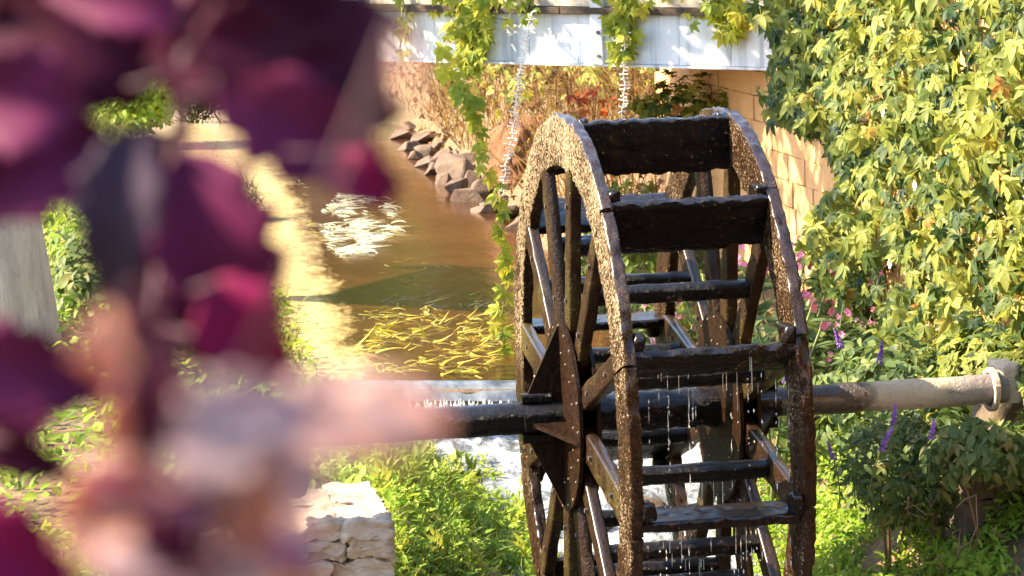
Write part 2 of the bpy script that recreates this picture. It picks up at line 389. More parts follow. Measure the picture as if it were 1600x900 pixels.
def water_sheet(name, xs, ys, zf, mat):
    A, B = np.meshgrid(xs, ys); Zz = np.array([zf(a, b) for a, b in zip(A.ravel(), B.ravel())])
    V = np.stack([A.ravel(), B.ravel(), Zz], -1); n_ = len(xs)
    I, J = np.meshgrid(np.arange(len(ys)-1), np.arange(n_-1), indexing='ij'); b0 = (I*n_+J).ravel()
    o = link(name, mesh_np(name, V, np.stack([b0, b0+1, b0+n_+1, b0+n_], -1)), mat); o['kind'] = 'structure'; return o
def weir_y(x): return 6.38 + (x+1.06)*(5.84-6.38)/1.57
# the pond follows the skewed weir crest
def pond():
    xs = np.linspace(-3.4, 4.2, 77); k = np.concatenate([np.linspace(0, 1, 60)**1.6])
    V = []; 
    for kk in k:
        for x in xs:
            y0 = weir_y(x); y = y0 + kk*(38-y0)
            V.append((x, y, -.9+noise.noise(Vector((x*3, y*1.5, 0)))*.004))
    n_ = len(xs); I, J = np.meshgrid(np.arange(len(k)-1), np.arange(n_-1), indexing='ij'); b0 = (I*n_+J).ravel()
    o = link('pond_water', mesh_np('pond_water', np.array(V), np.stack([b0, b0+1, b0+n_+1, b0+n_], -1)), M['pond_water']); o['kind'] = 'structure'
pond()
def rz_(x, y):
    base = -1.05-.25*sst(5.6, 2.6, y)
    return float(base) + noise.noise(Vector((x*5, y*3.5, 0)))*.035+noise.noise(Vector((x*13, y*9, 5)))*.02 - .004
water_sheet('stream_water', np.linspace(-2.2, 1.9, 92), np.concatenate([np.linspace(-7, 0, 50)[:-1], np.linspace(0, 6.6, 130)]), rz_, M['rapids'])
# weir: a low stone sill with water sliding over it
we = thing('weir', 'low weir sill across the stream behind the wheel', 'weir')
mb = MB()
for k in range(12):
    x0 = -1.55+k*.27; x1 = x0+.27
    if k == 0: pass
cs = [Vector((x, weir_y(x)-.02, -1.14)) for x in np.linspace(-1.5, 1.7, 14)]
sweep(mb, cs, [Vector((0, 1, 0))]*14, [Vector((0, 0, 1))]*14, rect_section(.20, .44, 2, 2), .01, 5); mb.build('sill', M['dark_pillar'], we)
mb = MB(); xs = np.linspace(-1.5, 1.7, 120); prof = [(.12, .006), (.04, .004), (-.03, -.002), (-.08, -.015), (-.12, -.04), (-.145, -.075), (-.155, -.10)]
V = []; 
for dy, dz in prof:
    for x in xs: V.append((x, weir_y(x)+dy+noise.noise(Vector((x*9, dz*4, 2)))*.018*(1 if dz < -.02 else 0), -.9+dz))
n_ = len(xs); F = [(a*n_+b, a*n_+b+1, (a+1)*n_+b+1, (a+1)*n_+b) for a in range(len(prof)-1) for b in range(n_-1)]
V2 = []; F2 = []; r_ = random.Random(6)
for k in range(420):
    x = r_.uniform(-1.4, 1.5); y = weir_y(x)-.16-r_.uniform(0, .09); z = -1.0-r_.uniform(0, .05); L_ = r_.uniform(.02, .07); w_ = r_.uniform(.003, .010); q = len(V2)
    for a in range(4): V2.append((x+w_*cos(a*pi/2), y+w_*sin(a*pi/2), z))
    V2 += [(x+r_.uniform(-.01, .01), y-.02, z-L_), (x, y, z+.025)]
    F2 += [(q+a, q+(a+1) % 4, q+5) for a in range(4)]+[(q+(a+1) % 4, q+a, q+4) for a in range(4)]
sp2 = link('weir_spray', mesh_np('weir_spray', np.array(V2), np.array(F2)), M['drop']); tag(sp2, 'white jets of spray breaking under the weir lip', 'spray', kind='stuff')
wf = link('waterfall', mesh_np('waterfall', np.array(V), np.array(F)), M['fall']); wf['kind'] = 'stuff'; wf['label'] = 'thin sheet of water falling over the weir'; wf['category'] = 'waterfall'

# ------------------------------------------------------------------ the water wheel
wheel = thing('water_wheel', 'big wet black wooden water wheel turning on a long horizontal shaft', 'water wheel')
def circ(x, r, a): return Vector((x, -r*cos(a), r*sin(a)))
def radial(a): return Vector((0, -cos(a), sin(a)))
def build_wheel():
    for side in (-1, 1):
        xr_ = side*(WW/2-TH/2)
        for k in range(12):
            a0 = PH+(k+.06*side)*pi/6+.004; a1 = a0+pi/6-.008; off = [0, .010, -.006][k % 3]
            mb = MB(); n = 26
            an = [a0+(a1-a0)*i/n for i in range(n+1)]
            cs = [circ(xr_, R-RW/2+off, a) for a in an]
            sweep(mb, cs, [Vector((1, 0, 0))]*(n+1), [radial(a) for a in an], rect_section(TH, RW, 4, 12, .12), .015, 20, side*3+k)
            mb.build('rim_segment', M['rim_wood'], wheel, auto=radians(50))
        for k in range(12):
            a = PH+k*pi/6; mb = MB()
            u = Vector((0, sin(a), cos(a)))       # in the wheel plane, across the spoke
            jx = random.uniform(-.006, .006); wd = .12+random.uniform(-.012, .015)
            if k in (11, 5): wd = .15
            bar(mb, circ(xr_+jx, .11, a), circ(xr_+jx, R-RW+.012, a), u, .058, wd, 16, .008, 10, side*5+k, 2, 4)
            mb.build('spoke', M['spoke_wood'], wheel, auto=radians(50))
            for rr in (.60, 1.08):
                b = MB(); tube(b, [circ(xr_-.04*1, rr, a), circ(xr_-.022, rr, a)], .013, 6); b.build('bolt', M['iron'], wheel)
            # worn block where the paddle is let into the rim
            b = MB(); ab = a+.045
            rough_block(b, circ(side*(WW/2-TH-.022), R-.045, ab), (.055, .12, .085), .016, 5, k*3+side, fr=16, pw=7)
            b.build('joint_block', M['paddle_wood'], wheel, smooth=True)
        for fx in (-1, 1):
            mb = MB(); xc = xr_+fx*(.045); n = 40
            an = [2*pi*i/n for i in range(n)]; rr = [.475*(1+.012*noise.noise(Vector((cos(q)*3, sin(q)*3, side+fx)))) for q in an]
            V = [circ(xc-.009, r_, q) for q, r_ in zip(an, rr)] + [circ(xc+.009, r_, q) for q, r_ in zip(an, rr)] + [Vector((xc-.009, 0, 0)), Vector((xc+.009, 0, 0))]
            F = [(i, (i+1) % n, n+(i+1) % n, n+i) for i in range(n)] + [(2*n, (i+1) % n, i) for i in range(n)] + [(2*n+1, n+i, n+(i+1) % n) for i in range(n)]
            mb.add(V, F); mb.build('hub_plate', M['plate_rust'], wheel)
        mb = MB(); xo = xr_-.054 if side < 0 else xr_-.054
        for i in range(20):
            q = 2*pi*i/20; rough_block(mb, circ(xo-.003, .445+.01*(i % 2), q), (.009, .011, .011), .001, 2, i)
        for i in range(18):
            q = 2*pi*i/18; rough_block(mb, circ(xo-.003, .33, q), (.009, .010, .010), .001, 2, i)
        o = mb.build('nails', M['nail_pale'], wheel); o['kind'] = 'stuff'
        # gusset fins on the outer side
        xp = side*(WW/2+.008)
        for a in (pi/2+.05, -pi/2+.04, -.13, pi-.15):
            mb = MB(); rd = radial(a); tn = Vector((0, sin(a), cos(a))); xo = side*(WW/2+.215)
            for s_ in (0,):
                pts = [Vector((xo, 0, 0))+rd*.07, Vector((xp, 0, 0))+rd*.07, Vector((xp, 0, 0))+rd*.455, Vector((xp+side*.02, 0, 0))+rd*.455]
                V = [p-tn*.011 for p in pts]+[p+tn*.011 for p in pts]
                F = [(0, 1, 2, 3), (7, 6, 5, 4), (0, 4, 5, 1), (1, 5, 6, 2), (2, 6, 7, 3), (3, 7, 4, 0)]
                mb.add(V, F)
            mb.build('gusset', M['plate_rust'], wheel)
        for a in (pi/2+.1, -pi/2-.1, 0.0, pi):
            mb = MB(); rd = radial(a); tn = Vector((0, sin(a), cos(a)))
            c = Vector((side*(WW/2+.15), 0, 0))+rd*.098
            bar(mb, c-Vector((.075, 0, 0)), c+Vector((.075, 0, 0)), rd, .09, .045, 4, .006, 16, a, 2, 2)
            mb.build('wedge', M['shaft_wet'], wheel, auto=radians(50))
    L = WW-2*TH
    for k in range(12):
        a = PH+k*pi/6; mb = MB(); rd = radial(a+DL)
        pc = circ(0, R-.004, a)-rd*(PW/2)
        up = rd
        jit = .014
        n = 46; cs = [pc+Vector((-L/2-.01+(L+.02)*i/n, 0, 0)) for i in range(n+1)]
        tn = Vector((1, 0, 0)).cross(rd)
        sweep(mb, cs, [tn]*(n+1), [rd]*(n+1), rect_section(.048, PW, 3, 14, .2), jit, 19, k*2.3)
        mb.build('paddle', M['paddle_wood'], wheel, auto=radians(50))
        mb = MB(); a2 = a
        n = 24; xs = [-L/2-.03+(L+.06)*i/n for i in range(n+1)]
        tube(mb, [circ(x, .58*R, a2)+Vector((0, -.0, 0)) for x in xs], .046, 14, .007, 14, k*1.9)
        mb.build('crossbar', M['shaft_wet'], wheel, auto=radians(60))
    # shaft: thick middle sleeve, thinner ends
    n = 34; mb = MB(); xs = [-WW/2+.06+(WW-.12)*i/n for i in range(n+1)]
    tube(mb, [(x, 0, 0) for x in xs], .098, 28, .012, 16, 1); mb.build('shaft_sleeve', M['shaft_wet'], wheel, auto=radians(60))
    mb = MB(); xs = [WW/2-.08+(1.86-WW/2+.08)*i/60 for i in range(61)]
    tube(mb, [(x, 0, 0) for x in xs], .077, 28, .005, 10, 4); mb.build('shaft_tube', M['shaft_tube'], wheel, auto=radians(60))
    mb = MB(); xs = [-1.82+(1.82-WW/2+.08)*i/60 for i in range(61)]
    tube(mb, [(x, 0, 0) for x in xs], .080, 28, .006, 12, 8); mb.build('shaft_tube', M['shaft_wet'], wheel, auto=radians(60))
build_wheel()

# falling drops and threads of water under the wheel
def drops():
    V = []; F = []
    ico = [(0, 0, 1.0), (.5, 0, 0), (-.25, .43, 0), (-.25, -.43, 0), (0, 0, -1.0)]; fi = [(0, 1, 2), (0, 2, 3), (0, 3, 1), (4, 2, 1), (4, 3, 2), (4, 1, 3)]
    r_ = random.Random(5)
    def start():      # a point on the underside of a paddle or crossbar
        k = r_.choice([0, 0, -1, -1, -1, -2, 10, 11, 12])
        if k >= 10:
            p = circ(0, .58*R, PH+(k-12)*pi/6); return p.y, p.z-.05
        q = circ(0, R, PH+k*pi/6)-radial(PH+k*pi/6+DL)*r_.uniform(.01, PW-.01); return q.y, q.z-.032
    cols = [(r_.uniform(-.33, .36),)+start() for _ in range(60)]
    for (x, y, z0) in cols:
        z = z0 - r_.uniform(.0, .2)
        for q in range(r_.randint(2, 9)):
            ln = r_.choice([.006, .008, .015, .04]); w_ = .0045 if ln < .02 else .0028
            n = len(V)
            for a in ico: V.append((x+a[0]*w_*2, y+a[1]*w_*2, z+a[2]*ln))
            F += [(a+n, b+n, c+n) for a, b, c in fi]
            z -= r_.uniform(.02, .16)
            if z < -1.25: break
    for k in range(38):
        x = r_.uniform(-.34, .36); y, z = start(); L_ = r_.uniform(.03, .20); n = len(V); w_ = r_.uniform(.0007, .0014)
        V += [(x-w_, y, z), (x+w_, y-w_, z), (x, y+w_, z), (x-w_, y, z-L_), (x+w_, y-w_, z-L_), (x, y+w_, z-L_)]
        for a in range(3): b = (a+1) % 3; F += [(n+a, n+b, n+3+b), (n+a, n+3+b, n+3+a)]
    o = link('water_drops', mesh_np('water_drops', np.array(V), np.array(F)), M['drop'])
    tag(o, 'drops and threads of water falling off the wet paddles', 'water drops', kind='stuff')
drops()

# ------------------------------------------------------------------ leaf templates and scattering
def leaflet(L, W_, fold=.25, droop=.25, st=4, ang=0.0, base=(0, 0), wave=0.0, z0=0.0):
    V = [(0, 0, 0)]; F = []
    for i in range(1, st):
        t_ = i/st; w_ = W_*.5*(sin(pi*t_**.8)**.9); y = L*t_; z = -droop*L*t_*t_
        zz = fold*w_ + (wave*L*(-1)**i)
        V += [(-w_, y, z+zz), (0, y, z), (w_, y, z+zz)]
    V.append((0, L, -droop*L)); n = len(V)-1
    F += [(0, 2, 1), (0, 3, 2)]
    for i in range(st-2):
        a = 1+3*i; b = a+3
        F += [(a, a+1, b+1), (a, b+1, b), (a+1, a+2, b+2), (a+1, b+2, b+1)]
    a = 1+3*(st-2); F += [(a, a+1, n), (a+1, a+2, n)]
    V = np.array(V); c, s_ = cos(ang), sin(ang)
    X_ = V[:, 0]*c+V[:, 1]*s_; Y_ = -V[:, 0]*s_+V[:, 1]*c
    return np.stack([X_+base[0], Y_+base[1], V[:, 2]+z0], -1), np.array(F)
def join_t(parts):
    V = []; F = []; n = 0
    for v, f in parts: V.append(v); F.append(f+n); n += len(v)
    return np.concatenate(V), np.concatenate(F)
def palm(seed, k=5):
    r_ = random.Random(seed); ps = []
    for i in range(k):
        a = (i-(k-1)/2)*radians(46 if k == 5 else 60)+r_.uniform(-.12, .12); L = [.58, .82, 1.0, .82, .58][i] if k == 5 else [.75, 1, .75][i]
        ps.append(leaflet(L*r_.uniform(.88, 1.08), .42*L, r_.uniform(.1, .5), r_.uniform(.1, .5), 4, a))
    st_ = np.array([(-.015, -.55, .05), (.015, -.55, .05), (.012, .02, 0), (-.012, .02, 0)]); ps.append((st_, np.array([(0, 1, 2), (0, 2, 3)])))
    return join_t(ps)
PALM = [palm(i) for i in range(8)]; PALM3 = [palm(i+20, 3) for i in range(2)]
LANCE = [leaflet(1, .34, .3, d, 4) for d in (.05, .25, .5)]
OVAL = [leaflet(1, .62, .25, d, 4) for d in (.05, .3)]
HEART = [join_t([leaflet(1, .85, .2, d, 5)]) for d in (.1, .3)]
def blade(bend, w_=.05, st=5, side=0.0):
    V = []; F = []
    for i in range(st+1):
        t_ = i/st; ww = w_*(1-t_*.92)*.5; y = sin(t_*bend)/max(bend, .01); z = (1-cos(t_*bend))/max(bend, .01); sx_ = side*t_*t_
        V += [(-ww+sx_, y, -z), (ww+sx_, y, -z)]
    for i in range(st): a = 2*i; F += [(a, a+1, a+3), (a, a+3, a+2)]
    return np.array(V), np.array(F)
BLADE = [blade(b, .05, 5, s_) for b, s_ in ((.3, .1), (.8, -.15), (1.3, .2), (1.8, -.1))]
SPRIG = [join_t([leaflet(.5, .17, .3, .3, 3, a, (0.02*i, .2*i), z0=.0) for i, a in enumerate((-.9, .8, -.7, .7, .1))]) for _ in range(1)]
def frames(N, T):
    N = N/np.linalg.norm(N, axis=1, keepdims=True); T = T-N*(N*T).sum(1, keepdims=True); T = T/(np.linalg.norm(T, axis=1, keepdims=True)+1e-9)
    B = np.cross(T, N); return B, T, N
def scatter(temps, P, N, T, S, tint):
    """P positions, N leaf normals, T direction of the tips, S sizes -> V, F, tint"""
    P = np.asarray(P, float); B, T, N = frames(np.asarray(N, float), np.asarray(T, float)); S = np.asarray(S)
    Vs = []; Fs = []; Ts = []; n0 = 0; which = rng.integers(0, len(temps), len(P))
    for k, (tv, tf) in enumerate(temps):
        ix = np.where(which == k)[0]
        if not len(ix): continue
        Q = tv[None]*S[ix, None, None]
        W_ = P[ix, None] + Q[..., 0:1]*B[ix, None] + Q[..., 1:2]*T[ix, None] + Q[..., 2:3]*N[ix, None]
        Vs.append(W_.reshape(-1, 3)); F = tf[None]+(np.arange(len(ix))*len(tv))[:, None, None]+n0
        Fs.append(F.reshape(-1, 3)); n0 += len(ix)*len(tv); Ts.append(np.repeat(np.asarray(tint)[ix], len(tv)))
    return np.concatenate(Vs), np.concatenate(Fs), np.concatenate(Ts)
def stuff(name, temps, P, N, T, S, tint, mat, label=None, parent=None, cat=None):
    V, F, tt = scatter(temps, P, N, T, S, tint)
    o = link(name, mesh_np(name, V, F, True, tt), M[mat], parent); o['kind'] = 'stuff'
    if label: o['label'] = label
    if cat: o['category'] = cat
    return o
def leaf_meshes(name, temps, tints):
    out = []
    for i, (tv, tf) in enumerate(temps):
        for tnt in tints: out.append(mesh_np(name, tv, tf, True, np.full(len(tv), tnt)))
    return out
def leaf_parts(name, meshes, P, N, T, S, mat, parent, pick=None):
    """each leaf an object of its own; meshes shared"""
    B, T, N = frames(np.asarray(N, float), np.asarray(T, float))
    out = []
    for i in range(len(P)):
        me = meshes[int(rng.integers(len(meshes))) if pick is None else pick[i]]
        o = link(name, me, M[mat], parent); s_ = float(S[i])
        mm = Matrix(((B[i][0]*s_, T[i][0]*s_, N[i][0]*s_, P[i][0]), (B[i][1]*s_, T[i][1]*s_, N[i][1]*s_, P[i][1]), (B[i][2]*s_, T[i][2]*s_, N[i][2]*s_, P[i][2]), (0, 0, 0, 1)))
        if parent is not None and parent.type == 'EMPTY':
            mm = Matrix.Translation(-Vector(parent.location)) @ mm
        o.matrix_basis = mm; out.append(o)
    return out
def rv(n, base, amp): return np.asarray(base)[None]+rng.normal(0, amp, (n, 3))
TINTS = [0.03, .12, .2, .28, .36, .44, .52, .6, .68, .76, .85, .97]
CREEP = leaf_meshes('leaf', PALM, TINTS[1::2]); 

# ------------------------------------------------------------------ the retaining wall and the creeper on it
WX = 2.4
wall = thing('stone_wall', 'tall orange sandstone wall standing behind the wheel, half hidden under green creeper', 'wall', (WX, 5, -.6))
core = MB(); box(core, (WX+.2-WX, 1.0-5, .95+.6), (.26, 18.0, 3.6)); core.build('mortar_core', M['mortar'], wall)
stf = MB(); ch = .19
for c_ in range(18):
    y = -8.0+(c_ % 2)*.2; r_ = random.Random(c_)
    while y < 9.9:
        ln = r_.choice([.34, .42, .5, .58]); z = -.85+c_*ch
        vis = (4.5 < y < 7.8 and -.62 < z < 1.2)
        tgt = MB() if vis else stf
        rough_block(tgt, (.055+r_.uniform(-.007, .007), y+ln/2-5, z+ch/2+.6), (.13, ln-.002, ch-.002), .006, 4 if vis else 1, r_.random()*9, fr=5, pw=40.0)
        if vis: tgt.build('stone_block', M['wall_stone'], wall, auto=radians(60))
        y += ln
o = stf.build('stone_courses', M['wall_stone'], wall); o['kind'] = 'stuff'

def creeper():
    c = thing('wall_creeper', 'dense green and yellow five-leaved creeper covering the right end of the sandstone wall', 'climbing plant', (WX, 3, -.5))
    n = 10500
    Y = rng.uniform(-3.5, 7.3, n); Z = rng.uniform(-.75, 2.9, n)
    lump = np.array([noise.noise(Vector((y*1.5, z*1.8, 0)))*.75+noise.noise(Vector((y*4, z*4.5, 7)))*.35 for y, z in zip(Y, Z)])
    wob = np.array([noise.noise(Vector((z*2.3, 1.0, 4)))*.55+noise.noise(Vector((z*7, 5.0, 4)))*.22 for z in Z])
    ymax = np.where(Z < -.05, 5.2, np.where(Z < .80, 4.62+.1*Z, np.minimum(4.7+(Z-.80)*4.0, 5.75)))+wob*.8
    hole = np.array([noise.noise(Vector((y*1.8, z*2.0, 30))) for y, z in zip(Y, Z)])
    keep = (Y < ymax) & ~((hole > .38) & (Z < .3))
    th_ = .12+.34*(lump+.5)
    fall = np.clip((ymax-Y)*1.6, .25, 1)
    dep = rng.uniform(.0, 1, n)**.6
    X = WX-.02-np.clip(th_*fall, .05, .7)*dep - .10*(Z > 1.0)*rng.uniform(0, 1.5, n)
    P = np.stack([X, Y, Z], -1)[keep]; dep = dep[keep]; lump = lump[keep]; n = len(P)
    N = rv(n, (-.75, -.50, .45), .38); T = rv(n, (-.15, -.15, -1), .42)
    S = rng.uniform(.055, .145, n)*np.where(rng.random(n) < .15, .6, 1)
    big = np.array([noise.noise(Vector((p[1]*1.1+5, p[2]*1.1, 9))) for p in P])
    tint = np.clip(.38+.30*lump+.16*big+rng.normal(0, .22, n)+.14*(dep-.6), .0, .985)
    q = px(P); vis = (q[:, 0] > 1150) & (q[:, 0] < 1640) & (q[:, 1] > -30) & (q[:, 1] < 620)
    score = np.where(vis, dep*2+S*14+rng.random(n)*.4, -9); order = np.argsort(-score); top = order[:296]; rest = order[296:]
    tints = TINTS[1::2]; pick = [int(rng.integers(8))*6+int(np.argmin([abs(tint[i]-v) for v in tints])) for i in top]
    leaf_parts('leaf', CREEP, P[top], N[top], T[top], S[top], 'creeper_leaf', c, pick)
    V, F, tt = scatter(PALM, P[rest], N[rest], T[rest], S[rest], tint[rest])
    V = V-np.array([WX, 3, -.5]); o = link('foliage', mesh_np('foliage', V, F, True, tt), M['creeper_leaf'], c); o['kind'] = 'stuff'
    mb = MB(); r_ = random.Random(3)
    for k in range(60):
        y = r_.uniform(-2, 3.9); z = r_.uniform(-.8, .3); pts = []
        for i in range(9):
            pts.append((-.06-.03*r_.random(), y-3, z+.5)); y += r_.uniform(-.22, .2); z += r_.uniform(.08, .34)
        tube(mb, pts, .006, 5)
    o = mb.build('stems', M['twig'], c, smooth=True); o['kind'] = 'stuff'
    # small white blossoms between the leaves
    for (x, y) in ((1382, 175), (1393, 412), (1432, 290), (1352, 104)):
        p = atX(x, y, WX-.33); mb = MB()
        for i in range(5): bar(mb, (0, 0, 0), (.0-.012, .03*cos(i*1.257), .03*sin(i*1.257)), (1, 0, 0), .024, .004, 2)
        o = mb.build('blossom', M['flower_white'], c); o.location = p-np.array([WX, 3, -.5])
creeper()

# ------------------------------------------------------------------ footbridge
BL = atY(210, 82, 10.0); BR = atY(1200, 105, 6.3); bd = BR-BL; blen = float(np.linalg.norm(bd)); bd = bd/blen
bn = np.array([bd[1], -bd[0], 0.0]); bn = bn/np.linalg.norm(bn)     # towards the camera
HB = .375
def bp(s_, out=0.0, up=0.0): return BL+bd*s_+bn*out+np.array([0, 0, up])
def bs_at(x, y=60):      # distance along the girder seen at a pixel
    best = min(np.linspace(-3, blen+1, 900), key=lambda s_: abs(px(bp(s_))[0]-x)); return float(best)
bridge = thing('footbridge', 'pale blue painted girder footbridge crossing the stream above the wheel', 'bridge')
def bbar(name, s0, s1, out, up, wd, ht, mat, seg=6, jit=0.0, nu=1, nv=1, ch=.05):
    mb = MB(); bar(mb, bp(s0, out, up), bp(s1, out, up), (0, 0, 1), wd, ht, seg, jit, 9, s0, nu, nv, ch)
    return mb.build(name, M[mat], bridge)
S0, S1 = -2.6, blen+.42
bbar('girder_core', S0, S1, -.06, HB/2, .08, HB-.02, 'girder')
s_ = S0
while s_ < S1-.05:
    e = min(s_+.43, S1); bbar('girder_panel', s_+.002, e-.002, 0, HB/2, .03, HB-.002, 'girder'); s_ += .43
bbar('bottom_flange', S0, S1, -.03, -.012, .13, .02, 'girder')
s_ = S0
while s_ < S1:
    e = min(s_+1.35, S1); bbar('edge_board', s_+.006, e-.006, .02, HB+.028, .10, .05, 'deck_wood', 12, .006, 2, 2); s_ += 1.35
bbar('kerb', S0, S1, -.06, HB+.115, .14, .12, 'concrete')
for k in range(int((S1-S0)/.22)):
    s0 = S0+k*.22; mb = MB(); bar(mb, bp(s0+.10, -.04, HB+.03), bp(s0+.10, -2.2, HB+.03), (0, 0, 1), .205, .045, 2, 0, 9, k, 1, 1, .05)
    mb.build('deck_plank', M['deck_wood'], bridge)
bbar('far_girder', S0, S1, -2.15, HB/2-.01, .08, HB, 'girder')
sp_ = bs_at(937)
for s_ in (sp_-4.4, sp_-2.2, sp_):
    mb = MB(); bar(mb, bp(s_, .03, -.004), bp(s_, .03, 1.35), bn, .105, .05, 4); o = mb.build('railing_post', M['girder'], bridge)
    for zz in (.06, .24):
        mb = MB(); tube(mb, [bp(s_+.02, .05, zz), bp(s_+.02, .07, zz)], .016, 10); mb.build('bolt', M['iron'], o)

# ------------------------------------------------------------------ vines and light strings hanging off the bridge
def hang(name, label, cat, pts, mat, tubes=.004, group=None):
    o = thing(name, label, cat, pts[0], 0, group); mb = MB(); b = vec(pts[0])
    tube(mb, [vec(p)-b for p in pts], tubes, 6); mb.build('stem' if cat != 'string lights' else 'wire', M[mat], o, smooth=True); return o
def resample(pts, n):
    pts = np.array(pts); d = np.r_[0, np.cumsum(np.linalg.norm(np.diff(pts, axis=0), axis=1))]; s_ = np.linspace(0, d[-1], n)
    return np.stack([np.interp(s_, d, pts[:, i]) for i in range(pts.shape[1])], -1)
def on_bridge(x, y, out=.09):
    s_ = bs_at(x); return atY(x, y, bp(s_, out)[1])
STR = leaf_meshes('leaf', PALM[:5], [.1, .35, .6, .85])
def bunch(label, c, wd, ht, n, seed, size=.085, mat='strand_leaf', tail=None):
    p0 = on_bridge(c[0], c[1]); o = hang('hanging_creeper', label, 'climbing plant', [p0, p0+np.array([.02, 0, -.1])], 'vine_stem', group='creepers hanging off the footbridge')
    r_ = np.random.default_rng(seed); X = c[0]+r_.normal(0, wd/2.4, n); t_ = r_.random(n)**1.1; Y = c[1]+t_*ht; X = c[0]+(X-c[0])*(1-.6*t_)
    P = np.array([on_bridge(x, y, .07+.16*r_.random()) for x, y in zip(X, Y)])
    N = rv(n, (-.4, -.8, .45), .38); T = rv(n, (0, -.1, -.9), .5); leaf_parts('leaf', STR, P, N, T, r_.uniform(.6, 1.15, n)*size, mat, o)
    mb = MB()
    for k in range(7):
        a = P[r_.integers(n)]; b = P[r_.integers(n)]; tube(mb, [vec(p0-p0), vec((a+b)/2-p0), vec(a-p0)], .004, 5)
    mb.build('side_stem', M['vine_stem'], o, smooth=True)
    return o
bunch('leafy green creeper bunch spilling over the girder left of the bolted post', (735, -15), 85, 125, 120, 1, .115)
bunch('thick creeper bunch hanging beside the bolted white girder post', (972, -15), 46, 108, 80, 2, .115)
bunch('sparse creeper sprays drooping over the girder near its right end', (1135, -18), 88, 75, 60, 3, .11)
bunch('thin pale creeper spray on the girder next to the purple leaves', (628, -10), 22, 95, 17, 4)
bunch('short dry-looking creeper tuft at the top of the longest light string', (826, -12), 30, 50, 16, 5, .075)
def strand():
    pt = [(700, 60), (690, 95), (706, 130), (733, 158), (743, 200), (748, 240), (768, 285), (787, 325), (783, 380), (790, 440), (784, 500), (788, 560), (793, 606)]
    q = resample(pt, 46); P = np.array([atY(x, y, 7.2) for x, y in q])
    o = hang('trailing_vine', 'long thin leafy vine dangling from the girder down to the weir left of the wheel', 'climbing plant', [p for p in P], 'vine_stem', .004)
    n = len(P)-3; PP = P[2:-1]+rng.normal(0, .022, (n, 3))
    sd = np.where(np.arange(n) % 2 == 0, 1, -1)
    N = rv(n, (-.3, -.8, .35), .3); T = rv(n, (0, -.1, -.75), .25)+np.stack([sd*.65, 0*sd, 0*sd], -1)
    leaf_parts('leaf', STR, PP, N, T, rng.uniform(.085, .135, n), 'strand_leaf', o)
    m2 = 12; idx = rng.integers(0, 18, m2); leaf_parts('leaf', STR, P[idx]+rng.normal(0, .05, (m2, 3)), rv(m2, (-.3, -.8, .35), .3), rv(m2, (0, 0, -1), .4), rng.uniform(.11, .16, m2), 'strand_leaf', o)
strand()
def lights(label, pts, Y, step=5.5):
    L = sum(sqrt((a[0]-b[0])**2+(a[1]-b[1])**2) for a, b in zip(pts[:-1], pts[1:]))
    q = resample(pts, max(4, int(L/step))); q[:, 0] += np.sin(np.arange(len(q))*1.3)*1.2
    P = np.array([atY(x, y, Y) for x, y in q]); o = hang('light_string', label, 'string lights', list(P), 'wire_white', .0042, 'fairy light strings hanging from the footbridge')
    mb = MB()
    for k, p in enumerate(P):
        for s_ in ((-1, 1) if k % 3 else (1,)):
            a = vec(p-P[0]); d = Vector((s_*random.uniform(.02, .045), random.uniform(-.02, .02), random.uniform(-.012, .016)))
            tube(mb, [a, a+d*.5, a+d], [.004, .006, .0055], 5)
    b = mb.build('bulbs', M['wire_white'], o); b['kind'] = 'stuff'
lights('longest white fairy light string slanting down to the hanging vine', [(830, 20), (822, 60), (812, 110), (806, 165), (800, 215), (790, 260), (786, 305)], 7.35)
lights('white fairy light string hanging straight down behind the top paddle', [(978, 40), (974, 95), (976, 140), (971, 186)], 6.9)
lights('short fairy light string at the edge of the purple leaves', [(562, 50), (559, 95), (562, 128)], 8.6)
lights('short fairy light string between the creeper bunch and the long vine', [(722, 30), (716, 95), (722, 130)], 7.9)

# ------------------------------------------------------------------ bearings, pillar, masonry pier
pil = thing('support_pillar', 'dark mossy stone pillar with a pale capstone among leaves at the right', 'pillar', (1.86, .3, -1.38))
r_ = random.Random(4); z = 0.0
while z < .84:
    hh = r_.uniform(.13, .2)
    for i in range(3):
        mb = MB(); rough_block(mb, (-.14+.155*i+r_.uniform(-.02, .02), -.05, z+hh/2), (.165, .5, hh), .022, 5, z*9+i, fr=8, pw=16); mb.build('stone_block', M['dark_pillar'], pil, auto=radians(60))
    z += hh
mb = MB(); rough_block(mb, (.02, -.08, z+.03), (.42, .56, .055), .014, 7, 3, fr=9, pw=16); mb.build('capstone', M['concrete'], pil, auto=radians(60))
mb = MB(); rough_block(mb, (.16, .12, z+.2), (.26, .40, .3), .02, 5, 8, fr=5, pw=9); mb.build('plinth', M['dark_pillar'], pil, auto=radians(60))
be = thing('bearing_block', 'pale concrete bearing block holding the right end of the wheel shaft', 'bearing', (1.87, 0, 0))
mb = MB(); rough_block(mb, (.01, .06, .03), (.10, .22, .20),   .016, 9, 1, fr=9, pw=16); mb.build('housing', M['pier_stone'], be, auto=radians(60))
mb = MB(); n = 22; an = [2*pi*i/n for i in range(n+1)]
sweep(mb, [(-.085, -.10*cos(a), .10*sin(a)) for a in an], [Vector((1, 0, 0))]*(n+1), [radial(a) for a in an], rect_section(.03, .028, 1, 1), .004, 12); mb.build('flange', M['pier_stone'], be)
b2 = thing('bearing_block', 'concrete bearing block under the left shaft end, behind the blurred pink leaves', 'bearing', (-1.78, 0, 0))
mb = MB(); rough_block(mb, (-.06, .03, -.12), (.24, .30, .40), .012, 5, 1, fr=9, pw=7); mb.build('housing', M['concrete'], b2, auto=radians(60))

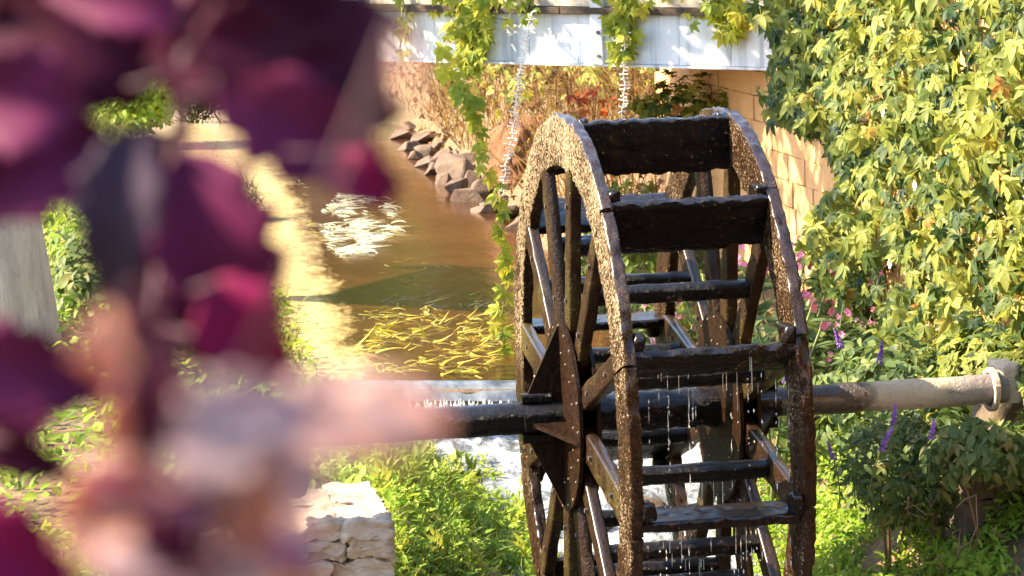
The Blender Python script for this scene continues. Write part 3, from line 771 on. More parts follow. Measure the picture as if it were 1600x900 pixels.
pier = thing('stone_pier', 'rough pale stone pier of flat stones beside the grassy stream edge', 'pier', (-1.9, .3, -1.35))
r_ = random.Random(9); z = 0.0; row = 0
while z < .80:
    hh = r_.uniform(.09, .17); x = -.62+r_.uniform(-.05, .02)
    while x < .50:
        ln = r_.uniform(.14, .34); ln = min(ln, .585-x)
        if ln < .07: break
        mb = MB(); rough_block(mb, (x+ln/2, -.18+r_.uniform(-.02, .02), z+hh/2), (ln-.002, .32, hh+.004), .034, 12, r_.random()*50, fr=13, pw=18)
        mb.build('stone', M['pier_stone'], pier, auto=radians(60)); x += ln
    z += hh; row += 1
mb = MB(); box(mb, (-.04, .28, z/2), (1.1, .7, z-.02)); mb.build('rubble_core', M['pier_stone'], pier)
x = -.66
while x < .6:
    ln = r_.uniform(.22, .42); ln = min(ln, .60-x)
    for yy, dp in ((-.12, .48), (.36, .44)):
        mb = MB(); rough_block(mb, (x+ln/2, yy, z+.035), (ln-.004, dp, .085), .030, 12, r_.random()*50, fr=11, pw=18); mb.build('cap_slab', M['pier_stone'], pier, auto=radians(60))
    x += ln
    if x > .50: break

# ------------------------------------------------------------------ rocks on the far waterline
import bmesh
def hull_mesh(name, seed, s_, n=15):
    r_ = random.Random(seed); bm = bmesh.new()
    for i in range(n):
        d = Vector((r_.gauss(0, 1), r_.gauss(0, 1), r_.gauss(0, 1))).normalized()*r_.uniform(.62, 1)
        bm.verts.new((d.x*s_[0], d.y*s_[1], d.z*s_[2]))
    g = bmesh.ops.convex_hull(bm, input=bm.verts); bmesh.ops.delete(bm, geom=[e for e in g['geom_interior'] if isinstance(e, bmesh.types.BMVert)], context='VERTS')
    bmesh.ops.bevel(bm, geom=list(bm.edges), offset=min(s_)*.05, segments=1, affect='EDGES', clamp_overlap=True)
    me = bpy.data.meshes.new(name); bm.to_mesh(me); bm.free(); return me
def rocks():
    spots = [(628, 208, 26), (640, 226, 30), (655, 214, 26), (668, 236, 34), (684, 226, 28), (690, 252, 38), (706, 244, 30), (714, 268, 40), (730, 262, 46), (742, 284, 36), (752, 300, 34), (766, 296, 46), (772, 318, 38), (786, 314, 30),
             (650, 240, 22), (664, 252, 24), (678, 264, 26), (696, 278, 30), (716, 292, 28), (734, 306, 30), (756, 322, 30), (700, 226, 26), (722, 240, 30), (748, 262, 34), (776, 280, 40), (638, 194, 22), (800, 330, 30), (812, 348, 28)]
    for i, (x, y, s_) in enumerate(spots):
        p = atZ(x, y+6, -.88); d = float((p-CAM)@FW); sz = s_/FPX*d*1.25
        o = link('rock', hull_mesh('rock', i*7+1, (sz*random.uniform(.7, 1.15), sz*random.uniform(.6, .9), sz*random.uniform(.45, .75))), M['rock']); o.location = p; o.rotation_euler = (random.uniform(-.5, .5), random.uniform(-.5, .5), random.uniform(0, 3))
        upper = y < 250
        tag(o, 'brown angular rock in the upper far part of the pile along the waterline' if upper else 'brown angular rock in the nearer part of the pile along the waterline', 'rock', 'far rocks piled along the waterline' if upper else 'near rocks piled along the waterline')
rocks()

p = atY(772, 250, 17.4); mb = MB(); rough_block(mb, (p[0]+.52, 18.0, -.40), (.8, 1.0, .85), .13, 18, 3, .3, fr=3.2, pw=4)
o = mb.build('earth_bank', M['soil'], None, smooth=True); o['kind'] = 'structure'
# ------------------------------------------------------------------ plants
def flowering(protos, spots, labels, group, name, cat):
    for i, (x, y, z, s_, rz) in enumerate(spots):
        src = protos[i % len(protos)]
        if i < len(protos): r = src
        else:
            r = src.copy(); COL.objects.link(r)
            for ch_ in list(src.children):
                c = ch_.copy(); COL.objects.link(c); c.parent = r
        r.location = (x, y, z); r.scale = (s_,)*3; r.rotation_euler = (0, 0, rz)
        r['label'] = labels[i % len(labels)] if not callable(labels) else labels(i)
        r['category'] = cat; r['group'] = group
LN = leaf_meshes('leaf', LANCE, [.15, .4, .6, .8])
def pink_proto(seed):
    r_ = random.Random(seed); o = thing('balsam_plant', 'x', 'flowering plant')
    tops = []
    for k in range(4):
        a = r_.uniform(0, 6.28); L = r_.uniform(.75, 1.05); mb = MB(); pts = [Vector((cos(a)*.22*t_*t_+.02*k, sin(a)*.2*t_*t_, L*t_)) for t_ in (0, .25, .5, .75, 1)]
        tube(mb, pts, [.011, .01, .009, .007, .005], 6); mb.build('stem', M['green_stem'], o, smooth=True)
        for i in range(11):
            t_ = .2+.8*i/11; j = min(3, int(t_*4)); p = pts[j].lerp(pts[j+1], t_*4-j); an = i*2.4+k
            leaf_parts('leaf', LN, [p], [(cos(an)*-.5, sin(an)*-.5-.3, .8)], [(cos(an), sin(an), .25)], [r_.uniform(.11, .18)], 'bank_leaf', None)[0].parent = o
        tops.append(pts[-1]); tops.append(pts[3])
    for k, p in enumerate(tops):
        for q in range(2):
            mb = MB(); c = p+Vector((r_.uniform(-.07, .07), r_.uniform(-.08, 0), r_.uniform(-.06, .08)))
            for i in range(6):
                an = i*1.05+r_.random(); d = Vector((cos(an), -.3, sin(an)))*.018
                V, F = OVAL[i % 2]; side_ = d.cross(Vector((0, 1, 0))).normalized(); dn = d.normalized()
                mb.add([c+dn*(v[1]*.026)+side_*(v[0]*.032)+Vector((0, -v[2]*.02, 0)) for v in V], [tuple(f) for f in F])
            mb.build('flower', M['flower_pink' if r_.random() < .7 else 'flower_pale'], o)
    return o
pp = [pink_proto(1), pink_proto(2), pink_proto(3)]
sp = []
for (x, y, Y) in ((1180, 470, 3.6), (1205, 430, 4.4), (1225, 500, 3.2), (1250, 455, 4.0), (1200, 530, 2.7), (1285, 520, 3.1), (1320, 490, 3.4), (1335, 440, 3.6), (1160, 520, 4.2), (1000, 470, 5.6), (1050, 500, 5.2), (1110, 480, 5.0), (1300, 410, 4.4)):
    p = atY(x, y-25, Y); z = hz(p[0], Y); s_ = max(.5, (p[2]-z)/.95); sp.append((p[0], Y, z-.02, s_, random.uniform(-.6, .6)))
pl = ['pink-flowered leafy plant just right of the spokes against the orange wall', 'tall pink-flowered plant behind the wheel at the foot of the orange wall', 'pink balsam plant in front of the creeper beside the right rim',
      'pink balsam plant between the right rim and the wall, half way up', 'low pink-flowered plant just above the right end of the shaft', 'pink-flowered plant right of the right rim above the shaft', 'pink balsam plant in the creeper right of the rim', 'uppermost pink-flowered plant inside the creeper',
      'pink-flowered plant seen between the front spokes of the right side', 'pink-flowered plant seen through the middle of the wheel, leftmost', 'pink-flowered plant seen through the wheel just behind the hub plate', 'pink-flowered plant seen through the wheel right of the hub plate', 'pink-flowered plant at the edge of the bare wall patch']
flowering(pp, sp, lambda i: pl[i], 'pink flowering plants behind the wheel', 'balsam_plant', 'flowering plant')
def purple_proto(seed, lean):
    r_ = random.Random(seed); o = thing('salvia_plant', 'x', 'flowering plant')
    mb = MB(); pts = [Vector((lean*t_*t_, -.1*t_, .55*t_)) for t_ in (0, .25, .5, .75, 1)]; tube(mb, pts, [.007, .006, .005, .004, .003], 6); mb.build('stem', M['green_stem'], o, smooth=True)
    for i in range(9):
        t_ = .1+.6*i/9; j = min(3, int(t_*4)); p = pts[j].lerp(pts[j+1], t_*4-j); an = i*2.4
        leaf_parts('leaf', LN, [p], [(0, -.5, .8)], [(cos(an), sin(an)-.2, .3)], [r_.uniform(.07, .11)], 'bank_leaf', None)[0].parent = o
    mb = MB(); d = (pts[4]-pts[3]).normalized()
    for i in range(44):
        t_ = i/44; c = pts[3].lerp(pts[4], t_*1.25); an = i*2.4; rr = .028*(1.1-t_)*r_.uniform(.5, 1.1)
        rough_block(mb, c+Vector((cos(an)*rr, sin(an)*rr, r_.uniform(-.01, .01))), (.013, .013, .015), .006, 2, i)
    mb.build('flower_spike', M['flower_purple'], o)
    return o
vp = [purple_proto(1, .02), purple_proto(2, .14), purple_proto(3, -.12)]
vs = []
for (x, y, Y, s_) in ((1377, 552, .9, .7), (1262, 566, 1.2, .7), (1306, 530, 1.8, .7), (1398, 648, -.25, .62), (1390, 686, -.35, .7), (1295, 705, .3, .6), (1458, 672, -.3, .6), (1240, 580, 1.9, .8)):
    p = atY(x, y, Y); lean = [.02, .14, -.12][len(vs) % 3]*s_; vs.append((p[0]-lean, Y+.09*s_, p[2]-.5*s_, s_, 0))
vl = ['purple flower spike standing above the pale part of the shaft', 'leaning purple flower spike just right of the right rim', 'purple flower spike in front of the creeper above the shaft', 'upright purple flower spike directly below the pale shaft', 'drooping purple spike on the bank below the shaft', 'small purple flower near the right rim below the shaft', 'purple bloom in the leaves below the bearing', 'faint purple bloom behind the right rim']
flowering(vp, vs, lambda i: vl[i], 'purple flower spikes on the right bank', 'salvia_plant', 'flowering plant')

def bush(label, c, rad, n, mat, temps, size, name='shrub', cat='shrub', tint=(.45, .22), up=.3, nstem=8, low=None):
    o = thing(name, label, cat, (c[0], c[1], low if low is not None else hz(c[0], c[1])))
    b = np.array(o.location)
    d = rng.normal(0, 1, (n, 3)); d /= np.linalg.norm(d, axis=1, keepdims=True); rr = rng.uniform(.35, 1, n)**.5
    rr *= 1+.35*np.array([noise.noise(Vector(q*2.2+np.array([c[0], c[1], 0]))) for q in d])
    P = np.array(c)+d*rr[:, None]*np.array(rad); P[:, 2] = np.maximum(P[:, 2], b[2]+.02)
    N = d*.8+rv(n, (-.2, -.35, .55), .35); T = d*.6+rv(n, (0, -.1, up-.3), .55)
    V, F, tt = scatter(temps, P-b, N, T, rng.uniform(.7, 1.2, n)*size, np.clip(rng.normal(tint[0], tint[1], n), 0, 1))
    f = link('foliage', mesh_np('foliage', V, F, True, tt), M[mat], o); f['kind'] = 'stuff'
    mb = MB()
    for k in range(nstem):
        e = P[rng.integers(n)]-b; tube(mb, [(e[0]*.1, e[1]*.1, -.02), vec(e)*.5+Vector((0, 0, .08)), vec(e)], [.009, .007, .003], 5)
    f = mb.build('stems', M['twig'], o, smooth=True); f['kind'] = 'stuff'
    return o
# bank to the right of the wheel, below and behind the shaft
bush('dark leafy shrub behind the pale part of the shaft', (1.95, 2.0, -.45), (.42, .8, .42), 1500, 'bank_leaf', LANCE+OVAL, .085, tint=(.45, .25))
bush('leafy shrub at the foot of the creeper behind the right rim', (1.75, 3.3, -.5), (.5, .7, .42), 1300, 'bank_leaf', LANCE+OVAL, .09, tint=(.6, .25))
bush('grey-green bush hanging over the bank under the shaft right of the rim', (1.42, .55, -.50), (.26, .40, .30), 1300, 'bank_leaf', LANCE, .07, tint=(.6, .25), up=.1, nstem=3)
bush('drooping dark shrub in the middle of the right bank', (1.60, .40, -.45), (.28, .40, .26), 900, 'bank_leaf', LANCE+SPRIG, .075, tint=(.55, .25), up=0, nstem=3)
bush('yellow-green leafy plant in the wall corner above the bearing', (2.2, 1.0, -.1), (.25, .9, .25), 900, 'creeper_leaf', PALM[:4]+OVAL, .075, tint=(.45, .2))
bush('mixed creeper leaves round the bearing block at the right edge', (2.08, -.25, -.27), (.28, .35, .19), 520, 'creeper_leaf', PALM[:4], .075, tint=(.5, .2))
bush('creeper leaves spilling down between the bearing block and the capstone', (1.70, -.22, -.27), (.34, .2, .15), 560, 'bank_leaf', PALM[:4]+OVAL+LANCE, .08, tint=(.75, .22), nstem=1, up=-.1)
bush('creeper leaves growing over the top of the bearing block', (2.05, -.14, .07), (.14, .16, .15), 300, 'creeper_leaf', PALM[:4], .085, tint=(.4, .2), nstem=1, low=-.1)
bush('leafy tangle at the lower right corner with a few yellow leaves', (2.02, -.5, -.85), (.18, .3, .34), 300, 'bank_leaf', OVAL+LANCE, .075, tint=(.6, .25))
bush('small bright shrub at the bottom in front of the dark pillar', (1.72, -.15, -1.12), (.30, .25, .15), 420, 'cover_leaf', LANCE+OVAL, .06, tint=(.5, .2), nstem=2)
bush('yellowish shrub seen through the wheel behind the shaft', (1.5, 5.9, -.55), (.40, .55, .38), 900, 'tree_leaf', LANCE, .09, tint=(.85, .12))
bush('leafy bush behind the upper paddles at the end of the wall', (1.75, 8.6, -.25), (.6, .7, .48), 1300, 'tree_leaf', OVAL+LANCE, .09, tint=(.7, .25))
bush('reddish bush under the girder left of the hanging creeper bunch', (1.80, 10.4, .80), (.24, .3, .16), 26, 'red_leaf', PALM3, .09, tint=(.5, .25), low=0.0)
bush('dark green creeper mass hanging under the girder near the wall', (2.15, 8.2, .82), (.45, .6, .32), 420, 'creeper_leaf', PALM, .09, tint=(.6, .25), low=-.1)
# dead twigs on the bank
mb = MB(); r_ = random.Random(12)
for k in range(26):
    x, y, z = r_.uniform(1.25, 1.95), r_.uniform(-.4, .5), r_.uniform(-1.05, -.45); pts = [Vector((x, y, z))]
    for i in range(6): pts.append(pts[-1]+Vector((r_.uniform(-.06, .06), r_.uniform(-.05, .02), r_.uniform(-.09, .05))))
    tube(mb, pts, [.004, .004, .0035, .003, .003, .002, .002], 5)
o = tag(mb.build('dead_twigs', M['twig'], None, smooth=True), 'tangle of thin bare twigs on the right bank below the shaft', 'twigs', kind='stuff')

def ground_pts(n, x0, x1, y0, y1, cond=None):
    X = rng.uniform(x0, x1, n); Y = rng.uniform(y0, y1, n)
    if cond is not None: k = cond(X, Y); X = X[k]; Y = Y[k]
    return X, Y, np.array([hz(a, b) for a, b in zip(X, Y)])
def cover(name, label, n, bx, temps, size, mat, cond=None, hgt=(0, .12), tint=(.5, .22), up=.6, nup=.8, cat='ground cover'):
    X, Y, Z = ground_pts(n, *bx, cond); k = len(X); Z = Z+rng.uniform(hgt[0], hgt[1], k)
    big = np.array([noise.noise(Vector((a*3, b*3, 1))) for a, b in zip(X, Y)])
    kp = big > -.33+.2*rng.random(k); X, Y, Z, big = X[kp], Y[kp], Z[kp]+np.clip(big[kp], 0, 1)*.12, big[kp]; k = len(X)
    stuff(name, temps, np.stack([X, Y, Z], -1), rv(k, (-.2, -.4, nup), .4), rv(k, (-.1, -.2, up), .6), rng.uniform(.6, 1.25, k)*size, np.clip(rng.normal(tint[0], tint[1], k)+.3*big, 0, 1), mat, label, None, cat)
cover('ground_cover', 'bright green low leafy ground cover at the foot of the right bank', 17000, (.8, 2.2, -.6, 3.2), LANCE, .055, 'cover_leaf', lambda X, Y: X > lerp_tab(Y, XR)-.05, (0, .14), (.5, .2))
cover('bank_weeds', 'bright green weeds and grass on the stream edge left of the wheel', 9500, (-1.35, .0, .7, 5.6), LANCE+SPRIG, .07, 'cover_leaf', lambda X, Y: X < lerp_tab(Y, XL)+.06, (0, .17), (.55, .2), cat='weeds')
cover('bank_grass', 'thin grass blades among the weeds left of the wheel', 6500, (-1.35, .05, .5, 5.6), BLADE, .20, 'grass_leaf', lambda X, Y: X < lerp_tab(Y, XL)+.08, (-.02, .05), (.5, .2), 1.0, .1, cat='grass')
cover('tall_herbs', 'taller pale green herbs standing out of the bank weeds', 70, (-1.2, -.1, .9, 4.5), [(lambda v: (np.concatenate([v[0], v[0]*np.array([-1, 1, 1])+np.array([0, .3, 0])]), np.concatenate([v[1], v[1]+len(v[0])])))(SPRIG[0])], .17, 'grass_leaf', lambda X, Y: X < lerp_tab(Y, XL)+.02, (.02, .12), (.55, .2), 1.0, .1, cat='herbs')
cover('pond_bank_grass', 'sunlit tall grass along the left side of the pond', 9000, (-3.6, -.9, 5.5, 34), BLADE, .30, 'grass_leaf', lambda X, Y: (X < lerp_tab(Y, XL)+.12) & (Y > 6.3), (-.02, .03), (.45, .22), 1.0, .1, cat='grass')
cover('left_bank_herbs', 'leafy herbs on the left bank behind the purple leaves', 7000, (-4.2, -1.0, 1.2, 14), OVAL+LANCE, .09, 'cover_leaf', lambda X, Y: X < lerp_tab(Y, XL)+.1, (0, .25), (.5, .22), cat='herbs')
cover('right_bank_litter', 'brown leaf litter and low growth between stream and wall', 4200, (1.0, 2.4, 2.5, 9.5), OVAL+LANCE, .07, 'bank_leaf', lambda X, Y: X > lerp_tab(Y, XR), (0, .1), (.6, .25), .2, cat='leaf litter')
# dried reeds and dead creeper on the steep bank under and beyond the bridge
def dry():
    n = 22000; Y = rng.uniform(9.3, 42, n); d = rng.uniform(.12, 3.2, n)**1.0; X = lerp_tab(Y, XR)+d
    Z = np.array([float(h) for h in H(X, Y)])+rng.uniform(0, 1, n)**1.3*(.35+.42*np.minimum(d, 1.6))
    den = np.array([noise.noise(Vector((a*1.4, b*.8, c*1.8))) for a, b, c in zip(X, Y, Z)]); k = (den > -.16) & ((d > .5) | (rng.random(n) < .25))
    P = np.stack([X, Y, Z], -1)[k]; n = len(P); sc = .8+(P[:, 1]-9)*.03
    yel = np.clip(den[k]*1.1+.30+rng.normal(0, .24, n), 0, 1)
    stuff('dry_undergrowth', OVAL+LANCE+PALM3, P, rv(n, (-.5, -.6, .4), .5), rv(n, (0, -.1, -.6), .6), rng.uniform(.04, .095, n)*sc, yel, 'dry_leaf', 'orange-brown dead creeper and dried leaves on the bank under the girder', None, 'undergrowth')
    n = 6500; Y = rng.uniform(9.3, 42, n); d = rng.uniform(.3, 2.6, n); X = lerp_tab(Y, XR)+d; Z = np.array([float(h) for h in H(X, Y)])-.02
    stuff('dry_reeds', [blade(b, .012, 6, s_) for b, s_ in ((.2, .05), (.6, -.1), (1.1, .15))], np.stack([X, Y, Z], -1), rv(n, (0, -.9, .2), .5), rv(n, (-.1, -.1, 1), .3), rng.uniform(.5, 1.3, n), rng.uniform(.3, 1, n), 'dry_leaf', 'dried thin reed stalks standing on the bank beyond the bridge', None, 'reeds')
    n = 2600; Y = rng.uniform(9.5, 24, n); d = rng.uniform(.5, 2.4, n); X = lerp_tab(Y, XR)+d; Z = np.array([float(h) for h in H(X, Y)])+rng.uniform(.2, 1.3, n)
    den = np.array([noise.noise(Vector((a*1.1+9, b*.7, c*1.2))) for a, b, c in zip(X, Y, Z)]); k = den > .12; P = np.stack([X, Y, Z], -1)[k]; n = len(P)
    stuff('bank_creeper', PALM[:4]+OVAL, P, rv(n, (-.5, -.6, .5), .4), rv(n, (0, -.1, -.6), .5), rng.uniform(.08, .15, n), rng.uniform(.35, 1, n), 'creeper_leaf', 'yellow-green creeper leaves mixed into the dry bank under the bridge', None, 'creeper')
dry()
# trunks behind the wheel
def trunk(name, label, base, h, r0, r1, lean, mat='bark', cat='tree', limbs=0, seed=0, crown=None):
    o = thing(name, label, cat, base); mb = MB(); r_ = random.Random(seed); n = 18
    pts = [Vector((lean[0]*t_*t_*h+.04*sin(t_*7+seed), lean[1]*t_*h, h*t_)) for t_ in np.linspace(0, 1, n)]
    tube(mb, pts, [r0*(1-t_)+r1*t_+.35*r0*math.exp(-t_*9) for t_ in np.linspace(0, 1, n)], 18, r0*.10, 5, seed); mb.build('trunk', M[mat], o, smooth=True)
    ends = []
    for k in range(limbs):
        p = pts[int(n*(.45+.5*k/limbs))]; a = r_.uniform(0, 6.28); L = r_.uniform(.25, .45)*h; mb = MB(); q = [p+Vector((cos(a)*L*t_, sin(a)*L*t_, L*.7*t_)) for t_ in (0, .3, .6, 1)]
        tube(mb, q, [r1*.8, r1*.6, r1*.4, r1*.15], 8, .01, 5, k); mb.build('limb', M[mat], o, smooth=True); ends.append(q[-1]); ends.append(q[2])
    if crown:
        P = []
        for e in ends+[pts[-1]]:
            k = crown[0]//(len(ends)+1); dd = rng.normal(0, 1, (k, 3)); dd /= np.linalg.norm(dd, axis=1, keepdims=True); P.append(np.array(e)+dd*rng.uniform(.3, 1, (k, 1))*crown[1]*np.array([1, 1, .75]))
        P = np.concatenate(P); n_ = len(P); V, F, tt = scatter(OVAL+LANCE, P, rv(n_, (-.2, -.2, .7), .5), rv(n_, (0, 0, -.2), .7), rng.uniform(.7, 1.3, n_)*crown[2], np.clip(rng.normal(.5, .25, n_), 0, 1))
        f = link('crown', mesh_np('crown', V, F, True, tt), M['tree_leaf'], o); f['kind'] = 'stuff'
    return o
p = atY(1064, 420, 6.6); trunk('tree_stump', 'rough sunlit tree stump standing behind the upper paddles', (p[0], 6.6, hz(p[0], 6.6)-.1), 1.60, .085, .075, (0, 0), 'bark', 'tree stump')
p = atY(1108, 420, 6.2); trunk('bare_sapling', 'thin bare pale stem next to the stump behind the wheel', (p[0], 6.2, hz(p[0], 6.2)), 1.45, .022, .014, (.03, 0), 'bark_pale', 'sapling')
trunk('tree', 'pale barked tree trunk at the left edge behind the dark purple leaf', (-3.33, 5.9, -.75), 6.5, .36, .22, (-.06, 0), 'bark_pale', 'tree', 6, 3, (3600, 1.3, .17))
bush('green bush between the pale trunk and the dark leaf at the left', (-2.72, 6.9, -.30), (.26, .5, .55), 1500, 'bank_leaf', OVAL+LANCE, .10, tint=(.65, .25))
p = atY(212, 138, 28.0); bush('round sunny bush on the far bank under the left part of the girder', tuple(p), (.72, .8, .66), 3200, 'cover_leaf', LANCE+OVAL, .13, tint=(.75, .22), low=-.85)
bush('low yellow-green bush on the left bank in the lower left corner', (-2.95, .6, -.95), (.45, .5, .42), 1300, 'cover_leaf', OVAL+LANCE, .085, tint=(.6, .25))
bush('low leafy bush at the left edge near the magenta leaf', (-3.05, -.6, -1.1), (.35, .45, .35), 900, 'cover_leaf', OVAL+LANCE, .08, tint=(.5, .25))
p = atZ(368, 345, -.9); bush('grey-green tuft of reeds standing in the golden water', (p[0], p[1], -.72), (.30, .3, .28), 500, 'bank_leaf', BLADE, .3, tint=(.4, .2), low=-.92, up=1.2)
p = atZ(305, 192, -.9); bush('thin dark reeds at the far edge of the pond', (p[0], p[1], -.6), (.45, .3, .35), 220, 'bank_leaf', BLADE, .6, tint=(.1, .1), low=-.92, up=1.6)
# pale path and slope beyond the pond
gx2 = np.linspace(-6, .3, 30); gy2 = np.linspace(32, 60, 60); A, B = np.meshgrid(gx2, gy2)
Zp = np.array([hz(a, b) for a, b in zip(A.ravel(), B.ravel())])+.035+.06*np.clip(sst(32, 34, B.ravel()), 0, 1); I, J = np.meshgrid(np.arange(59), np.arange(29), indexing='ij'); b0 = (I*30+J).ravel()
o = link('pale_slope', mesh_np('pale_slope', np.stack([A.ravel(), B.ravel(), Zp], -1), np.stack([b0, b0+1, b0+31, b0+30], -1)), M['pale_earth']); o['kind'] = 'structure'
for i, (x, y, h) in enumerate(((-5, 52, 8), (0.5, 56, 9), (5.5, 48, 8), (9, 40, 7), (-10, 46, 8), (13, 55, 9), (-15, 60, 9))):
    trunk('tree', ['tree beyond the pond behind the sunny bush', 'tree standing past the far end of the pond', 'tree above the rocky bank', 'tree on the high right bank', 'tree far left beyond the pond', 'distant tree behind the wall terrace', 'distant tree at the far left'][i], (x, y, hz(x, y)-.2), h, .3, .1, (.03*(-1)**i, 0), 'bark', 'tree', 6, i, (2600, 2.1, .38))

nw = 9000; X = rng.uniform(-40, 40, nw); Y = rng.uniform(-50, -20, nw); Z = H(X, Y)+rng.uniform(0, 1, nw)*3.5  # leaves on the added, unseen hill that darkens reflections in the wheel
stuff('unseen_hillside', OVAL+LANCE, np.stack([X, Y, Z], -1), rv(nw, (0, .6, .6), .4), rv(nw, (0, 0, -.3), .6), rng.uniform(.6, 1.3, nw), rng.random(nw), 'tree_leaf', 'unseen wooded hillside added behind the viewer to darken reflections', None, 'woodland')
nw = 15000; X = rng.uniform(-26, 22, nw); Y = rng.uniform(44, 80, nw); Z = H(X, Y)+rng.uniform(0, 1, nw)*2.6
den = np.array([noise.noise(Vector((a*.25, b*.25, c*.3))) for a, b, c in zip(X, Y, Z)]); k = (den > -.12); P = np.stack([X, Y, Z], -1)[k]; nw = len(P)
stuff('far_woodland', OVAL+LANCE, P, rv(nw, (-.2, -.6, .6), .4), rv(nw, (0, 0, -.3), .6), rng.uniform(.5, 1.1, nw), np.clip(rng.normal(.7, .2, nw)+den[k]*.5, 0, 1), 'tree_leaf', 'sunny wooded slope far beyond the pond', None, 'woodland')

# weeds trailing in the pond
def weeds(name, label, n, region, length, mat, seed, cx=None, dirx=(1, 0)):
    r_ = np.random.default_rng(seed); P = []; 
    while len(P) < n:
        x = r_.uniform(region[0], region[2]); y = r_.uniform(region[1], region[3])
        u_ = (x-(region[0]+region[2])/2)/((region[2]-region[0])/2); v_ = (y-(region[1]+region[3])/2)/((region[3]-region[1])/2)
        if u_*u_+v_*v_ > 1+.2*r_.random() or noise.noise(Vector((x*.035, y*.06, seed))) < .0: continue
        P.append(atZ(x, y, -.885))
    P = np.array(P); T = np.stack([r_.normal(dirx[0], .6, n), r_.normal(dirx[1]-.25, .7, n), r_.uniform(-.02, .22, n)], -1)
    B_ = [(lambda vf: (vf[0]*np.array([1, 1, .35]), vf[1]))(blade(b, .11, 6, s_)) for b, s_ in ((.5, .35), (1.1, -.55), (1.5, .6), (.3, -.25))]
    N = rv(n, (-.1, -.15, 1), .22)
    o = stuff(name, B_, P, N, T, r_.uniform(.6, 1.3, n)*length, r_.random(n), mat, label, None, 'water weed')
weeds('water_weed', 'yellow-green weed blades floating on the brown pond just behind the weir', 420, (548, 462, 795, 592), .19, 'weed_leaf', 2)
weeds('water_weed', 'pale shining weed blades on the water beside the blurred purple leaf', 330, (496, 300, 612, 398), .30, 'weed_pale', 5, dirx=(1.6, -1.1))
weeds('water_weed', 'few small weed blades scattered on the open brown water', 14, (560, 400, 780, 470), .12, 'weed_leaf', 8)
weeds('water_weed', 'sparse weed blades on the golden water at the left', 40, (380, 260, 520, 420), .16, 'weed_leaf', 11)
cs_ = atZ(835, 612, -.9)
mb = MB(); rough_block(mb, (cs_[0], cs_[1]-.12, -.88), (.16, .3, .20), .01, 4, 2, fr=7, pw=9); mb.build('end_block', M['concrete'], we, auto=radians(60))
# stones in the rapids
for i, (x, y, Y, s_) in enumerate(((960, 770, 3.4, .20), (1005, 800, 3.0, .26), (1052, 722, 4.2, .2), (930, 820, 2.8, .16))):
    p = atZ(x, y, -1.27); mb = MB(); rough_block(mb, (0, 0, 0), (s_*1.3, s_, s_*.6), s_*.2, 5, i, fr=4, pw=3); o = mb.build('stone', M['rock'], None, auto=radians(40)); o.location = p
    tag(o, ['wet brown stone in the rapids seen through the lower spokes', 'larger wet stone in the white water behind the lowest paddles', 'stone at the right edge of the rapids under the shaft', 'small stone in the rapids behind the front rim'][i], 'stone', 'stones lying in the rapids')

# ------------------------------------------------------------------ purple-leaved shrub close to the lens
def fg_mat(name, c0, c1, vein, rough=.38, transl=.25, tm=(1.3, .7, .9)):
    t = NT(name); co = t.coord((1, 1, 1), obj=True); n1 = t.noise(co, 3.0, 4, .6); n2 = t.noise(co, 9, 3, .5)
    col = t.mix(t.ramp(n1, [(.35, 0), (.65, 1)]), c0, c1); col = t.mix(t.ramp(n2, [(.55, 0), (.75, .5)]), col, vein)
    t.set(Base__Color=col, Roughness=.62, Specular__IOR__Level=.14)
    tr = t.n('ShaderNodeBsdfTranslucent'); t.l(t.mix(1.0, col, tm, 'MULTIPLY'), tr.inputs[0])
    mx = t.n('ShaderNodeMixShader'); mx.inputs[0].default_value = transl
    t.l(t.b.outputs[0], mx.inputs[1]); t.l(tr.outputs[0], mx.inputs[2]); t.l(mx.outputs[0], t.out.inputs[0]); M[name] = t.m
fg_mat('purple_dark', (.026, .001, .010), (.062, .002, .022), (.018, .0015, .014), .5, .12)
fg_mat('purple_mid', (.060, .004, .032), (.15, .018, .085), (.025, .002, .016), .45, .15)
fg_mat('magenta', (.11, .002, .034), (.22, .005, .07), (.06, .003, .03), .45, .15)
fg_mat('slate_leaf', (.030, .018, .038), (.055, .034, .06), (.02, .01, .025), .4, .1)
fg_mat('mauve_pale', (.42, .31, .36), (.52, .40, .44), (.30, .18, .26), .6, .35, (1.1, .95, 1.0))
fg_mat('pink_pale', (.80, .58, .54), (.88, .68, .62), (.70, .42, .40), .6, .5, (1.1, 1.0, .95))
fg_mat('tan_pink', (.42, .20, .15), (.60, .34, .26), (.26, .08, .08), .6, .45, (1.2, .95, .85))
fg_mat('violet', (.11, .03, .24), (.15, .05, .30), (.10, .02, .25), .5, .3)
simple('purple_stem', (.06, .012, .03), .6)
